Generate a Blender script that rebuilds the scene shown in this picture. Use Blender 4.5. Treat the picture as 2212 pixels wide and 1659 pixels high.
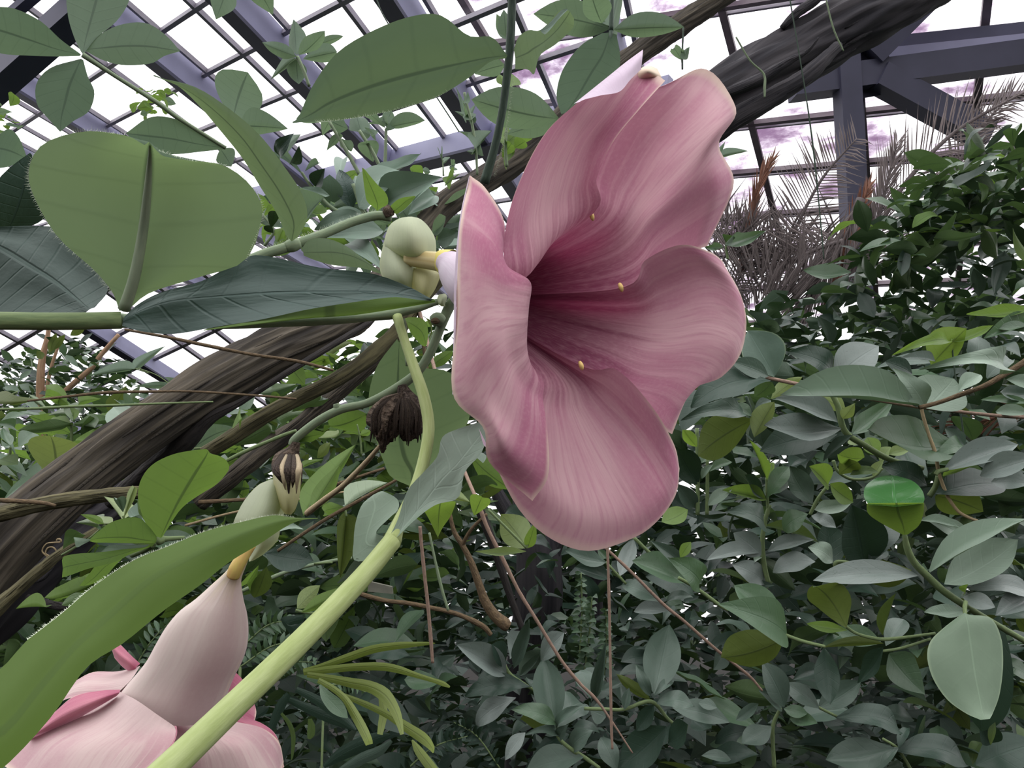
import bpy, math, random
import numpy as np
from mathutils import Vector, Matrix, noise

for o in list(bpy.data.objects):
    bpy.data.objects.remove(o, do_unlink=True)
scene = bpy.context.scene
COL = scene.collection
rnd = random.Random(7)

# ---------------------------------------------------------------- camera
FPX = 1600.0
PITCH = math.radians(18.0)
CAM = Vector((0.0, 0.0, 1.55))
RIGHT = Vector((1, 0, 0))
FWD = Vector((0, math.cos(PITCH), math.sin(PITCH)))
UP = Vector((0, -math.sin(PITCH), math.cos(PITCH)))
cam_data = bpy.data.cameras.new('camera')
cam_data.sensor_width = 36.0
cam_data.lens = FPX / 2212.0 * 36.0
cam_data.clip_start = 0.01
cam_data.clip_end = 200.0
cam = bpy.data.objects.new('camera', cam_data)
cam.location = CAM
cam.rotation_euler = (math.radians(90) + PITCH, 0, 0)
COL.objects.link(cam)
scene.camera = cam

# ---------------------------------------------------------------- world: bright overcast sky
world = bpy.data.worlds.new('overcast_sky')
scene.world = world
world.use_nodes = True
wt = world.node_tree
wt.nodes.clear()
wo = wt.nodes.new('ShaderNodeOutputWorld')
wb = wt.nodes.new('ShaderNodeBackground')
wtc = wt.nodes.new('ShaderNodeTexCoord')
wsep = wt.nodes.new('ShaderNodeSeparateXYZ')
wmap = wt.nodes.new('ShaderNodeMapRange')          # overcast: the zenith is brighter than the horizon
wmap.inputs['From Min'].default_value = 0.0
wmap.inputs['From Max'].default_value = 1.0
wmap.inputs['To Min'].default_value = 1.0
wmap.inputs['To Max'].default_value = 3.3
wt.links.new(wtc.outputs['Generated'], wsep.inputs[0])
wt.links.new(wsep.outputs['Z'], wmap.inputs['Value'])
wt.links.new(wmap.outputs[0], wb.inputs['Strength'])
wb.inputs['Color'].default_value = (1.0, 0.985, 1.0, 1)
wt.links.new(wb.outputs[0], wo.inputs[0])

scene.view_settings.view_transform = 'Standard'
scene.view_settings.look = 'None'
scene.view_settings.gamma = 1.0
scene.view_settings.use_curve_mapping = False
scene.view_settings.exposure = 0.0

# ---------------------------------------------------------------- helpers
def P(x, y, d):
    """the point seen at photo pixel (x, y), d metres in front of the lens plane"""
    x, y, d = float(x), float(y), float(d)
    return CAM + d * ((x - 1106.0) / FPX * RIGHT + (829.5 - y) / FPX * UP + FWD)

def Z(ox, oy, s):
    """coordinates read off an enlarged view whose corner is (ox, oy)"""
    return lambda x, y: (ox + x * s, oy + y * s)

def srgb(r, g, b):
    f = lambda c: (c / 255.0 / 12.92) if c / 255.0 <= 0.04045 else ((c / 255.0 + 0.055) / 1.055) ** 2.4
    return (f(r), f(g), f(b), 1.0)

def tag(o, label=None, cat=None, group=None, kind=None):
    if label: o['label'] = label
    if cat: o['category'] = cat
    if group: o['group'] = group
    if kind: o['kind'] = kind
    return o

def empty(name, loc, label=None, cat=None, group=None, kind=None):
    o = bpy.data.objects.new(name, None)
    o.empty_display_size = 0.02
    o.location = loc
    COL.objects.link(o)
    return tag(o, label, cat, group, kind)

def origin_of(par):
    v = Vector((0, 0, 0))
    while par is not None:
        v += par.location
        par = par.parent
    return v

def mesh_obj(name, verts, faces, mat, parent=None, uvs=None, smooth=True, cols=None):
    """one mesh object from world-space vertices"""
    off = origin_of(parent) if parent is not None else None
    if parent is None:
        off = Vector(np.mean(np.array([tuple(v) for v in verts]), axis=0))
    me = bpy.data.meshes.new(name)
    me.from_pydata([tuple(Vector(v) - off) for v in verts], [], faces)
    if uvs is not None:
        ul = me.uv_layers.new(name='UVMap')
        li = np.zeros(len(me.loops), dtype=np.int32)
        me.loops.foreach_get('vertex_index', li)
        ul.data.foreach_set('uv', np.asarray(uvs, dtype=np.float32)[li].ravel())
    if smooth:
        me.polygons.foreach_set('use_smooth', [True] * len(me.polygons))
    me.materials.append(mat)
    me.update()
    o = bpy.data.objects.new(name, me)
    COL.objects.link(o)
    if parent is not None:
        o.parent = parent
    else:
        o.location = off
    return o

def crv(pts, n):
    """Catmull-Rom through pts (tuples of any length), n samples"""
    A = np.array(pts, dtype=float)
    m = len(A)
    if m == 1: return np.repeat(A, n, axis=0)
    A2 = np.vstack([2 * A[0] - A[1], A, 2 * A[-1] - A[-2]])
    out = []
    for k in range(n):
        t = k * (m - 1) / (n - 1)
        i = min(int(t), m - 2)
        f = t - i
        p0, p1, p2, p3 = A2[i], A2[i + 1], A2[i + 2], A2[i + 3]
        out.append(0.5 * ((2 * p1) + (-p0 + p2) * f + (2 * p0 - 5 * p1 + 4 * p2 - p3) * f * f + (-p0 + 3 * p1 - 3 * p2 + p3) * f ** 3))
    return np.array(out)

def grid_faces(nr, nc, flip=False, wrap=False):
    fs = []
    for i in range(nr - 1):
        for j in range(nc if wrap else nc - 1):
            k = (j + 1) % nc
            a, b, c, d = i * nc + j, i * nc + k, (i + 1) * nc + k, (i + 1) * nc + j
            fs.append((a, d, c, b) if flip else (a, b, c, d))
    return fs

def net(name, rows, mat, parent, nr=22, nc=18, flip=False, ripple=0.0, seed=0, vmax=1.0):
    """smooth sheet through a net of (pixel x, pixel y, depth) control points"""
    rows3 = [[tuple(P(*p)) for p in r] for r in rows]
    R = [crv(r, nc) for r in rows3]
    V = np.zeros((nr, nc, 3))
    for j in range(nc):
        V[:, j, :] = crv([r[j] for r in R], nr)
    if ripple:
        for i in range(nr):
            for j in range(nc):
                a = ripple * (i / (nr - 1)) ** 2
                n_ = noise.noise(Vector((j / nc * 7 + seed * 3.1, i / nr * 3, seed)))
                V[i, j] += np.array(FWD) * n_ * a
    uv = [(j / (nc - 1), vmax * i / (nr - 1)) for i in range(nr) for j in range(nc)]
    return mesh_obj(name, V.reshape(-1, 3), grid_faces(nr, nc, flip), mat, parent, uv)

def leafnet(name, rows, d0, d1, mat, parent, cup=0.0, mid=0.0, sag=0.0, nr=20, nc=13, flip=False, under=True, wave=0.0, seed=1):
    """leaf traced row by row (left edge, midrib, right edge), base to tip, lying between depths d0 and d1.
    cup: edges pushed away (+) or towards (-) the camera as a share of the half width; sag bows the midrib"""
    n = len(rows)
    ctrl = []
    for i, (l, m, r) in enumerate(rows):
        t = i / (n - 1)
        d = d0 + (d1 - d0) * t + sag * 4 * t * (1 - t)
        wl = math.hypot(l[0] - m[0], l[1] - m[1]) * d / FPX
        wr = math.hypot(r[0] - m[0], r[1] - m[1]) * d / FPX
        lm = ((l[0] + m[0]) / 2, (l[1] + m[1]) / 2)
        rm = ((r[0] + m[0]) / 2, (r[1] + m[1]) / 2)
        wv = wave * math.sin(i * 2.1 + seed)
        wv2 = wave * math.sin(i * 1.7 + seed * 2.3)
        ctrl.append([(l[0], l[1], d + cup * wl + wv), (lm[0], lm[1], d + cup * wl * 0.35 - mid * wl),
                     (m[0], m[1], d), (rm[0], rm[1], d + cup * wr * 0.35 - mid * wr), (r[0], r[1], d + cup * wr + wv2)])
    return net(name, ctrl, mat, parent, nr, nc, flip)

def tube(name, pts, mat, parent, ns=None, seg=10, rough=0.0, rfreq=6.0, knots=0.0, cap=True, seed=0):
    """pts: (pixel x, pixel y, depth, pixel width)"""
    C = [tuple(P(x, y, d)) + (w * 0.5 * d / FPX,) for x, y, d, w in pts]
    return tube3(name, C, mat, parent, ns, seg, rough, rfreq, knots, cap, seed)

def tube3(name, C, mat, parent, ns=None, seg=10, rough=0.0, rfreq=6.0, knots=0.0, cap=True, seed=0):
    ns = ns or max(6, 5 * len(C))
    A = crv(C, ns)
    verts, uvs = [], []
    prev = None
    L = 0
    for i in range(ns):
        c = Vector(A[i, :3])
        t = Vector(A[min(i + 1, ns - 1), :3]) - Vector(A[max(i - 1, 0), :3])
        if t.length < 1e-9: t = Vector((0, 0, 1))
        t.normalize()
        if prev is None:
            prev = t.orthogonal().normalized()
        nrm = (prev - t * prev.dot(t)).normalized()
        prev = nrm
        b = t.cross(nrm)
        r = max(A[i, 3], 1e-5)
        if i: L += (c - Vector(A[i - 1, :3])).length
        for k in range(seg):
            a = 2 * math.pi * k / seg
            rr = r
            if rough:
                q = Vector((math.cos(a) * 2.2, math.sin(a) * 2.2, L / max(r, 1e-4) * 0.25 + seed))
                g1 = noise.noise(Vector((math.cos(a) * rfreq * .8, math.sin(a) * rfreq * .8, L / max(r, 1e-4) * 0.22 + seed)))
                g2 = noise.noise(Vector((math.cos(a) * rfreq * 2.1, math.sin(a) * rfreq * 2.1, L / max(r, 1e-4) * 0.4 + seed + 7)))
                rr *= 1 + rough * (0.8 * noise.noise(q) + 0.9 * (abs(g1) * 2 - 0.5) + 0.6 * (abs(g2) * 2 - 0.5))
            if knots:
                rr *= 1 + knots * max(0, noise.noise(Vector((L * 60, seed, 0.3))))
            verts.append(c + (nrm * math.cos(a) + b * math.sin(a)) * rr)
            uvs.append((k / seg, L / max(C[0][3], 1e-4) * 0.2))
    faces = grid_faces(ns, seg, wrap=True)
    if cap:
        faces.append(tuple(range(seg - 1, -1, -1)))
        faces.append(tuple((ns - 1) * seg + k for k in range(seg)))
    return mesh_obj(name, verts, faces, mat, parent, uvs)

# ---------------------------------------------------------------- unit leaves, shared by the smaller leaves
PROF = {
    'obovate': [0.03, 0.22, 0.48, 0.72, 0.90, 1.0, 0.97, 0.74, 0.02],
    'elliptic': [0.03, 0.42, 0.74, 0.93, 1.0, 0.95, 0.78, 0.46, 0.0],
    'ovate': [0.05, 0.62, 0.94, 1.0, 0.9, 0.74, 0.52, 0.27, 0.0],
    'lance': [0.04, 0.5, 0.85, 1.0, 0.97, 0.85, 0.65, 0.36, 0.0],
    'spoon': [0.08, 0.16, 0.34, 0.62, 0.88, 1.0, 0.98, 0.72, 0.02],
}
UNIT = {}
def unit_leaf(shape, var):
    key = (shape, var)
    if key in UNIT: return UNIT[key]
    bend, fold, wav = [(0.08, 0.12, 0.0), (-0.10, 0.22, 0.015), (0.20, 0.10, 0.03), (0.02, 0.35, 0.01)][var]
    nr, nc = 13, 7
    prof = crv([(p,) for p in PROF[shape]], nr)[:, 0]
    vs, uv = [], []
    for i in range(nr):
        t = i / (nr - 1)
        w = max(prof[i], 0.0) * 0.5
        for j in range(nc):
            s = j / (nc - 1) * 2 - 1
            z = bend * 4 * t * (1 - t) + fold * abs(s) * w + wav * math.sin(t * 11 + s * 2 + var) * abs(s)
            vs.append((s * w, t, z))
            uv.append((j / (nc - 1), t))
    me = bpy.data.meshes.new('leaf_' + shape)
    me.from_pydata(vs, [], grid_faces(nr, nc))
    ul = me.uv_layers.new(name='UVMap')
    li = np.zeros(len(me.loops), dtype=np.int32)
    me.loops.foreach_get('vertex_index', li)
    ul.data.foreach_set('uv', np.array(uv, dtype=np.float32)[li].ravel())
    me.polygons.foreach_set('use_smooth', [True] * len(me.polygons))
    me.materials.append(None)
    UNIT[key] = me
    return me

def leaf3(parent, base, tip, width, normal, mat, shape='elliptic', var=0, name='leaf'):
    """a leaf from world points base to tip; its upper face looks along normal"""
    y = tip - base
    L = y.length
    y.normalize()
    n = (normal - y * normal.dot(y))
    n = n.normalized() if n.length > 1e-6 else y.orthogonal().normalized()
    x = y.cross(n)
    M = Matrix(((x[0] * width, y[0] * L, n[0] * L, 0), (x[1] * width, y[1] * L, n[1] * L, 0), (x[2] * width, y[2] * L, n[2] * L, 0), (0, 0, 0, 1)))
    o = bpy.data.objects.new(name, unit_leaf(shape, var))
    COL.objects.link(o)
    o.material_slots[0].link = 'OBJECT'
    o.material_slots[0].material = mat
    if parent is not None:
        o.parent = parent
        base = base - origin_of(parent)
    o.matrix_basis = Matrix.Translation(base) @ M
    return o

def leaf(parent, b, t, w, d, mat, roll=0, dd=0.0, shape='elliptic', var=None, lift=0.6):
    """a leaf seen from pixel b to pixel t, w pixels wide; roll 0: upper face to the camera, 180: underside"""
    base, tip = P(b[0], b[1], d), P(t[0], t[1], d + dd)
    mid = (base + tip) * 0.5
    y = (tip - base).normalized()
    v = (CAM - mid).normalized()
    v = (v - y * v.dot(y)).normalized()
    a = math.radians(roll)
    n = v * math.cos(a) + y.cross(v) * math.sin(a)
    # blades turn their upper face to the light
    n2 = n + Vector((0, 0, lift))
    n2 = (n2 - y * n2.dot(y)).normalized()
    if n2.dot(v) * math.cos(a) > 0.3: n = n2
    wid = w * d / FPX / max(0.42, abs(n.dot(v)))
    if var is None: var = rnd.randrange(4)
    return leaf3(parent, base, tip, wid, n, mat, shape, var)

# ---------------------------------------------------------------- materials
def newmat(name):
    m = bpy.data.materials.new(name)
    m.use_nodes = True
    t = m.node_tree
    t.nodes.clear()
    out = t.nodes.new('ShaderNodeOutputMaterial')
    return m, t, out

def N(t, kind, **kw):
    n = t.nodes.new(kind)
    for k, v in kw.items():
        if hasattr(n, k) and not isinstance(getattr(n, k), bpy.types.bpy_prop_collection): setattr(n, k, v)
    return n

def math_node(t, op, a, b=None, c=None):
    n = t.nodes.new('ShaderNodeMath')
    n.operation = op
    for i, v in enumerate((a, b, c)):
        if v is None: continue
        if isinstance(v, (int, float)): n.inputs[i].default_value = v
        else: t.links.new(v, n.inputs[i])
    return n.outputs[0]

def mixc(t, fac, a, b, mode='MIX'):
    n = t.nodes.new('ShaderNodeMix')
    n.data_type = 'RGBA'
    n.blend_type = mode
    if isinstance(fac, (int, float)): n.inputs[0].default_value = fac
    else: t.links.new(fac, n.inputs[0])
    for i, v in ((6, a), (7, b)):
        if isinstance(v, (tuple, list)): n.inputs[i].default_value = v
        else: t.links.new(v, n.inputs[i])
    return n.outputs[2]

def ramp(t, fac, stops):
    n = t.nodes.new('ShaderNodeValToRGB')
    e = n.color_ramp.elements
    while len(e) < len(stops): e.new(0.5)
    for i, (p, c) in enumerate(stops):
        e[i].position = p
        e[i].color = c
    t.links.new(fac, n.inputs[0])
    return n.outputs[0]

def sstep(t, v, a, b):
    n = t.nodes.new('ShaderNodeMapRange')
    n.interpolation_type = 'SMOOTHSTEP'
    n.inputs['From Min'].default_value = a
    n.inputs['From Max'].default_value = b
    t.links.new(v, n.inputs['Value'])
    return n.outputs[0]

def leafmat(name, top, under, trans, rough=0.45, tf=0.35, spec=0.4, veins=7, vk=2.2, vein_gain=1.35, vein_amt=0.35, mid=0.02, var=0.25, spots=0.0, bump=0.25, edge=None):
    """two-sided leaf: upper and lower face colours, light through the blade, midrib and side veins"""
    m, t, out = newmat(name)
    uv = N(t, 'ShaderNodeUVMap')
    sp = N(t, 'ShaderNodeSeparateXYZ')
    t.links.new(uv.outputs[0], sp.inputs[0])
    au = math_node(t, 'ABSOLUTE', math_node(t, 'SUBTRACT', sp.outputs['X'], 0.5))
    midm = math_node(t, 'SUBTRACT', 1.0, sstep(t, au, mid * 0.6, mid * 1.6))
    ph = math_node(t, 'SUBTRACT', math_node(t, 'MULTIPLY', sp.outputs['Y'], veins), math_node(t, 'MULTIPLY', au, vk))
    tri = math_node(t, 'ABSOLUTE', math_node(t, 'SUBTRACT', math_node(t, 'FRACT', ph), 0.5))
    vein = math_node(t, 'SUBTRACT', 1.0, sstep(t, tri, 0.0, 0.09))
    vein = math_node(t, 'MULTIPLY', vein, vein_amt)
    vm = math_node(t, 'MAXIMUM', midm, vein)
    geo = N(t, 'ShaderNodeNewGeometry')
    info = N(t, 'ShaderNodeObjectInfo')
    base = mixc(t, geo.outputs['Backfacing'], top, under)
    tc = N(t, 'ShaderNodeTexCoord')
    nz = N(t, 'ShaderNodeTexNoise')
    nz.inputs['Scale'].default_value = 5.0
    nz.inputs['Detail'].default_value = 4.0
    addv = N(t, 'ShaderNodeVectorMath', operation='ADD')
    t.links.new(uv.outputs[0], addv.inputs[0])
    t.links.new(info.outputs['Random'], addv.inputs[1])
    t.links.new(addv.outputs[0], nz.inputs['Vector'])
    k = math_node(t, 'ADD', math_node(t, 'MULTIPLY', nz.outputs['Fac'], var), math_node(t, 'MULTIPLY', info.outputs['Random'], var))
    k = math_node(t, 'ADD', k, 1.0 - var)
    cmb = N(t, 'ShaderNodeCombineXYZ')
    for i in range(3): t.links.new(k, cmb.inputs[i])
    base = mixc(t, 1.0, base, cmb.outputs[0], 'MULTIPLY')
    vcol = mixc(t, 1.0, base, (vein_gain, vein_gain, vein_gain, 1), 'MULTIPLY')
    base = mixc(t, vm, base, vcol)
    if edge is not None:
        em = sstep(t, au, 0.46, 0.495)
        base = mixc(t, em, base, edge)
    if spots:
        s2 = N(t, 'ShaderNodeTexNoise')
        s2.inputs['Scale'].default_value = 38.0
        t.links.new(addv.outputs[0], s2.inputs['Vector'])
        base = mixc(t, math_node(t, 'MULTIPLY', sstep(t, s2.outputs['Fac'], 0.66, 0.72), spots), base, (0.02, 0.03, 0.02, 1))
    pb = N(t, 'ShaderNodeBsdfPrincipled')
    t.links.new(base, pb.inputs['Base Color'])
    pb.inputs['Roughness'].default_value = rough
    pb.inputs['Specular IOR Level'].default_value = spec
    hgt = math_node(t, 'ADD', math_node(t, 'MULTIPLY', vm, -1.0), math_node(t, 'MULTIPLY', nz.outputs['Fac'], 0.6))
    bp = N(t, 'ShaderNodeBump')
    bp.inputs['Strength'].default_value = bump
    bp.inputs['Distance'].default_value = 0.002
    t.links.new(hgt, bp.inputs['Height'])
    t.links.new(bp.outputs[0], pb.inputs['Normal'])
    tr = N(t, 'ShaderNodeBsdfTranslucent')
    tcol = mixc(t, 1.0, trans, cmb.outputs[0], 'MULTIPLY')
    tcol = mixc(t, math_node(t, 'MULTIPLY', vm, 0.6), tcol, (0.02, 0.035, 0.02, 1))
    t.links.new(tcol, tr.inputs['Color'])
    mx = N(t, 'ShaderNodeMixShader')
    mx.inputs[0].default_value = tf
    t.links.new(pb.outputs[0], mx.inputs[1])
    t.links.new(tr.outputs[0], mx.inputs[2])
    t.links.new(mx.outputs[0], out.inputs['Surface'])
    return m

def stemmat(name, c1, c2, rough=0.6, scale=30.0, bump=0.2, stretch=0.15):
    m, t, out = newmat(name)
    tc = N(t, 'ShaderNodeUVMap')
    mp = N(t, 'ShaderNodeMapping')
    mp.inputs['Scale'].default_value = (1.0, stretch, 1.0)
    t.links.new(tc.outputs[0], mp.inputs[0])
    nz = N(t, 'ShaderNodeTexNoise')
    nz.inputs['Scale'].default_value = scale
    nz.inputs['Detail'].default_value = 5
    t.links.new(mp.outputs[0], nz.inputs['Vector'])
    pb = N(t, 'ShaderNodeBsdfPrincipled')
    t.links.new(mixc(t, sstep(t, nz.outputs['Fac'], 0.3, 0.7), c1, c2), pb.inputs['Base Color'])
    pb.inputs['Roughness'].default_value = rough
    pb.inputs['Specular IOR Level'].default_value = 0.25
    bp = N(t, 'ShaderNodeBump')
    bp.inputs['Strength'].default_value = bump
    bp.inputs['Distance'].default_value = 0.004
    t.links.new(nz.outputs['Fac'], bp.inputs['Height'])
    t.links.new(bp.outputs[0], pb.inputs['Normal'])
    t.links.new(pb.outputs[0], out.inputs['Surface'])
    return m

def plainmat(name, c, rough=0.6, spec=0.3, metal=0.0, noise_amt=0.15, scale=20.0, c2=None):
    m, t, out = newmat(name)
    tc = N(t, 'ShaderNodeTexCoord')
    nz = N(t, 'ShaderNodeTexNoise')
    nz.inputs['Scale'].default_value = scale
    nz.inputs['Detail'].default_value = 4
    t.links.new(tc.outputs['Object'], nz.inputs['Vector'])
    pb = N(t, 'ShaderNodeBsdfPrincipled')
    dark = c2 or tuple(v * (1 - noise_amt) for v in c[:3]) + (1,)
    t.links.new(mixc(t, sstep(t, nz.outputs['Fac'], 0.3, 0.7), dark, c), pb.inputs['Base Color'])
    pb.inputs['Roughness'].default_value = rough
    pb.inputs['Specular IOR Level'].default_value = spec
    pb.inputs['Metallic'].default_value = metal
    t.links.new(pb.outputs[0], out.inputs['Surface'])
    return m

def col(h):
    return srgb(*h)

M = {}
# allamanda foliage (matt, finely hairy)
M['al_under'] = leafmat('allamanda_leaf', col((78, 98, 80)), col((104, 122, 106)), col((116, 140, 102)), rough=0.7, tf=0.40, spec=0.12, veins=8, vk=1.6, vein_gain=0.8, vein_amt=0.2, mid=0.02, var=0.12, bump=0.12)
M['al_big'] = leafmat('allamanda_leaf_near', col((78, 98, 78)), col((104, 121, 98)), col((118, 141, 92)), rough=0.75, tf=0.40, spec=0.1, veins=7, vk=1.2, vein_gain=0.82, vein_amt=0.15, mid=0.02, var=0.12, bump=0.1)
M['al_top'] = leafmat('allamanda_leaf_upper_face', col((62, 82, 76)), col((84, 106, 72)), col((60, 86, 48)), rough=0.5, tf=0.08, spec=0.4, veins=9, vk=1.5, vein_gain=1.15, vein_amt=0.15, mid=0.015, var=0.2, bump=0.45)
M['al_sage'] = leafmat('allamanda_leaf_sage', col((122, 142, 128)), col((122, 140, 122)), col((80, 108, 72)), rough=0.5, tf=0.12, spec=0.3, veins=6, vk=1.5, vein_gain=1.2, vein_amt=0.08, mid=0.018, var=0.12, bump=0.15)
M['al_lime'] = leafmat('allamanda_leaf_lime', col((92, 118, 66)), col((102, 126, 70)), col((118, 150, 64)), rough=0.6, tf=0.42, spec=0.15, veins=7, vk=1.5, vein_gain=0.8, vein_amt=0.18, mid=0.02, var=0.12, bump=0.12)
M['al_near'] = leafmat('allamanda_leaf_blurred', col((84, 106, 60)), col((90, 112, 62)), col((104, 132, 54)), rough=0.6, tf=0.40, spec=0.15, veins=5, vk=1.0, vein_gain=1.12, vein_amt=0.0, mid=0.05, var=0.14, bump=0.03)
M['al_dark'] = leafmat('allamanda_leaf_dark_face', col((50, 66, 60)), col((70, 90, 60)), col((50, 72, 40)), rough=0.55, tf=0.06, spec=0.25, veins=9, vk=1.5, vein_gain=1.3, vein_amt=0.12, mid=0.02, var=0.3, bump=0.5)
# shrub foliage on the right
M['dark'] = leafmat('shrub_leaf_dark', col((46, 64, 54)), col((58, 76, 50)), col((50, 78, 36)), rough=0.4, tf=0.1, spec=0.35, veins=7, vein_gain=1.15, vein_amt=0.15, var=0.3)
M['mid'] = leafmat('shrub_leaf_green', col((78, 102, 78)), col((86, 108, 70)), col((82, 110, 54)), rough=0.34, tf=0.2, spec=0.45, veins=7, vein_gain=1.15, vein_amt=0.15, var=0.22, spots=0.4)
M['sage'] = leafmat('shrub_leaf_sage', col((132, 150, 134)), col((128, 144, 118)), col((92, 120, 76)), rough=0.45, tf=0.12, spec=0.35, veins=7, vk=2.5, vein_gain=1.2, vein_amt=0.25, mid=0.015, var=0.15)
M['grey'] = leafmat('shrub_leaf_grey_sheen', col((118, 129, 124)), col((108, 121, 114)), col((72, 94, 66)), rough=0.36, tf=0.08, spec=0.45, veins=5, vein_gain=1.1, vein_amt=0.1, var=0.25, spots=0.5)  # sky sheen is mixed into this colour, besides the leaf's own grey-blue
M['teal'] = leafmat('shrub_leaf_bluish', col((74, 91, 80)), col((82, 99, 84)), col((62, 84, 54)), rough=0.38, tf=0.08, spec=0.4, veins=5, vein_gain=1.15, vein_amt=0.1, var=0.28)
M['lime'] = leafmat('shrub_leaf_lime', col((104, 130, 68)), col((114, 138, 60)), col((122, 152, 58)), rough=0.42, tf=0.42, spec=0.3, veins=6, vein_gain=0.85, vein_amt=0.15, var=0.15)
M['olive'] = leafmat('shrub_leaf_olive', col((74, 94, 56)), col((90, 104, 56)), col((94, 112, 44)), rough=0.5, tf=0.3, spec=0.25, veins=6, vein_gain=0.85, vein_amt=0.15, var=0.25)
M['pale'] = leafmat('shrub_leaf_pale', col((124, 142, 98)), col((132, 148, 104)), col((134, 152, 76)), rough=0.55, tf=0.3, spec=0.2, veins=7, vein_gain=0.88, vein_amt=0.25, var=0.15)
M['gloss'] = leafmat('shrub_leaf_glossy', col((58, 104, 56)), col((104, 140, 50)), col((110, 150, 40)), rough=0.18, tf=0.15, spec=0.6, veins=4, vein_gain=1.2, vein_amt=0.08, var=0.12)
M['big'] = leafmat('shrub_leaf_broad', col((90, 110, 98)), col((98, 116, 96)), col((66, 96, 54)), rough=0.45, tf=0.1, spec=0.3, veins=5, vein_gain=1.2, vein_amt=0.05, mid=0.012, var=0.25, edge=col((124, 142, 116)))
M['strap'] = leafmat('strap_leaf', col((104, 118, 56)), col((84, 102, 48)), col((104, 126, 44)), rough=0.42, tf=0.2, spec=0.35, veins=0.01, vk=8, vein_gain=0.8, vein_amt=0.4, mid=0.05, var=0.2)
# stems and bark
M['stem'] = stemmat('green_stem', col((92, 110, 74)), col((112, 128, 86)), 0.65, 12, 0.1)
M['stem_light'] = stemmat('pale_green_stem', col((146, 160, 100)), col((162, 174, 120)), 0.6, 10, 0.1)
M['stem_dark'] = stemmat('dark_green_stem', col((52, 66, 58)), col((70, 86, 72)), 0.6, 12, 0.15)
M['stem_grey'] = stemmat('grey_green_stem', col((112, 130, 104)), col((128, 142, 112)), 0.6, 12, 0.1)
M['twig'] = stemmat('brown_twig', col((124, 102, 90)), col((154, 130, 114)), 0.7, 14, 0.3)
M['straw'] = stemmat('straw_twig', col((150, 132, 102)), col((176, 158, 124)), 0.7, 14, 0.3)
M['brown'] = stemmat('brown_branch', col((86, 72, 56)), col((112, 94, 70)), 0.8, 12, 0.6)
M['black'] = stemmat('dark_branch', col((38, 36, 36)), col((52, 48, 46)), 0.8, 12, 0.6)
M['bark'] = stemmat('liana_bark', col((48, 45, 42)), col((92, 85, 74)), 0.9, 22, 1.0, 0.05)
M['bark_dark'] = stemmat('dark_liana_bark', col((42, 41, 46)), col((66, 63, 66)), 0.9, 22, 1.0, 0.05)
M['bark_moss'] = stemmat('mossy_liana_bark', col((62, 59, 44)), col((104, 99, 72)), 0.9, 9, 1.0, 0.08)
# ================================================================ the glasshouse
M['paint'] = plainmat('slate_painted_steel', col((84, 84, 104)), 0.5, 0.3, 0.0, 0.12, 6.0)
M['paint_lit'] = plainmat('side_lit_slate_steel', col((168, 168, 196)), 0.5, 0.3, 0.0, 0.08, 6.0)  # lit steel faces: skylight from the side is put into this lilac tone
M['bar'] = plainmat('grey_glazing_bar', col((164, 158, 168)), 0.5, 0.3, 0.0, 0.2, 9.0)
M['bar_warm'] = plainmat('weathered_glazing_bar', col((136, 124, 130)), 0.6, 0.3, 0.0, 0.25, 9.0)
M['truss'] = plainmat('dark_truss_steel', col((70, 70, 88)), 0.55, 0.3, 0.0, 0.15, 5.0)

def panemat(name, streak, tint):
    m, t, out = newmat(name)
    tc = N(t, 'ShaderNodeTexCoord')
    info = N(t, 'ShaderNodeObjectInfo')
    mp = N(t, 'ShaderNodeMapping')
    mp.inputs['Scale'].default_value = (0.5, 1.2, 7.0)
    ad = N(t, 'ShaderNodeVectorMath', operation='ADD')
    geo = N(t, 'ShaderNodeNewGeometry')
    t.links.new(geo.outputs['Position'], mp.inputs[0])
    t.links.new(mp.outputs[0], ad.inputs[0])
    t.links.new(info.outputs['Random'], ad.inputs[1])
    nz = N(t, 'ShaderNodeTexNoise')
    nz.inputs['Scale'].default_value = 2.2
    nz.inputs['Detail'].default_value = 7
    nz.inputs['Roughness'].default_value = 0.65
    t.links.new(ad.outputs[0], nz.inputs['Vector'])
    mask = math_node(t, 'MULTIPLY', sstep(t, nz.outputs['Fac'], 0.46, 0.66), streak)
    tr = N(t, 'ShaderNodeBsdfTransparent')
    t.links.new(mixc(t, mask, (0.97, 0.97, 0.98, 1), tint), tr.inputs['Color'])
    gl = N(t, 'ShaderNodeBsdfGlossy')
    gl.inputs['Roughness'].default_value = 0.05
    mx = N(t, 'ShaderNodeMixShader')
    mx.inputs[0].default_value = 0.03
    t.links.new(tr.outputs[0], mx.inputs[1])
    t.links.new(gl.outputs[0], mx.inputs[2])
    t.links.new(mx.outputs[0], out.inputs['Surface'])
    return m
M['pane'] = panemat('clear_roof_glass', 0.06, (0.8, 0.7, 0.8, 1))
M['pane_streaked'] = panemat('lilac_streaked_glass', 0.85, (0.30, 0.20, 0.31, 1))

def ray(x, y):
    return (x - 1106.0) / FPX * RIGHT + (829.5 - y) / FPX * UP + FWD

class Plane:
    def __init__(s, A, B, anchor, d):
        s.a = ray(*A).normalized()
        s.r = ray(*B).normalized()
        s.p0 = P(anchor[0], anchor[1], d)
        s.n = s.a.cross(s.r).normalized()
        if s.n.dot(CAM - s.p0) < 0: s.n = -s.n      # towards the inside of the house
    def at(s, u, t, h=0.0):
        return s.p0 + s.a * u + s.r * t + s.n * h

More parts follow.
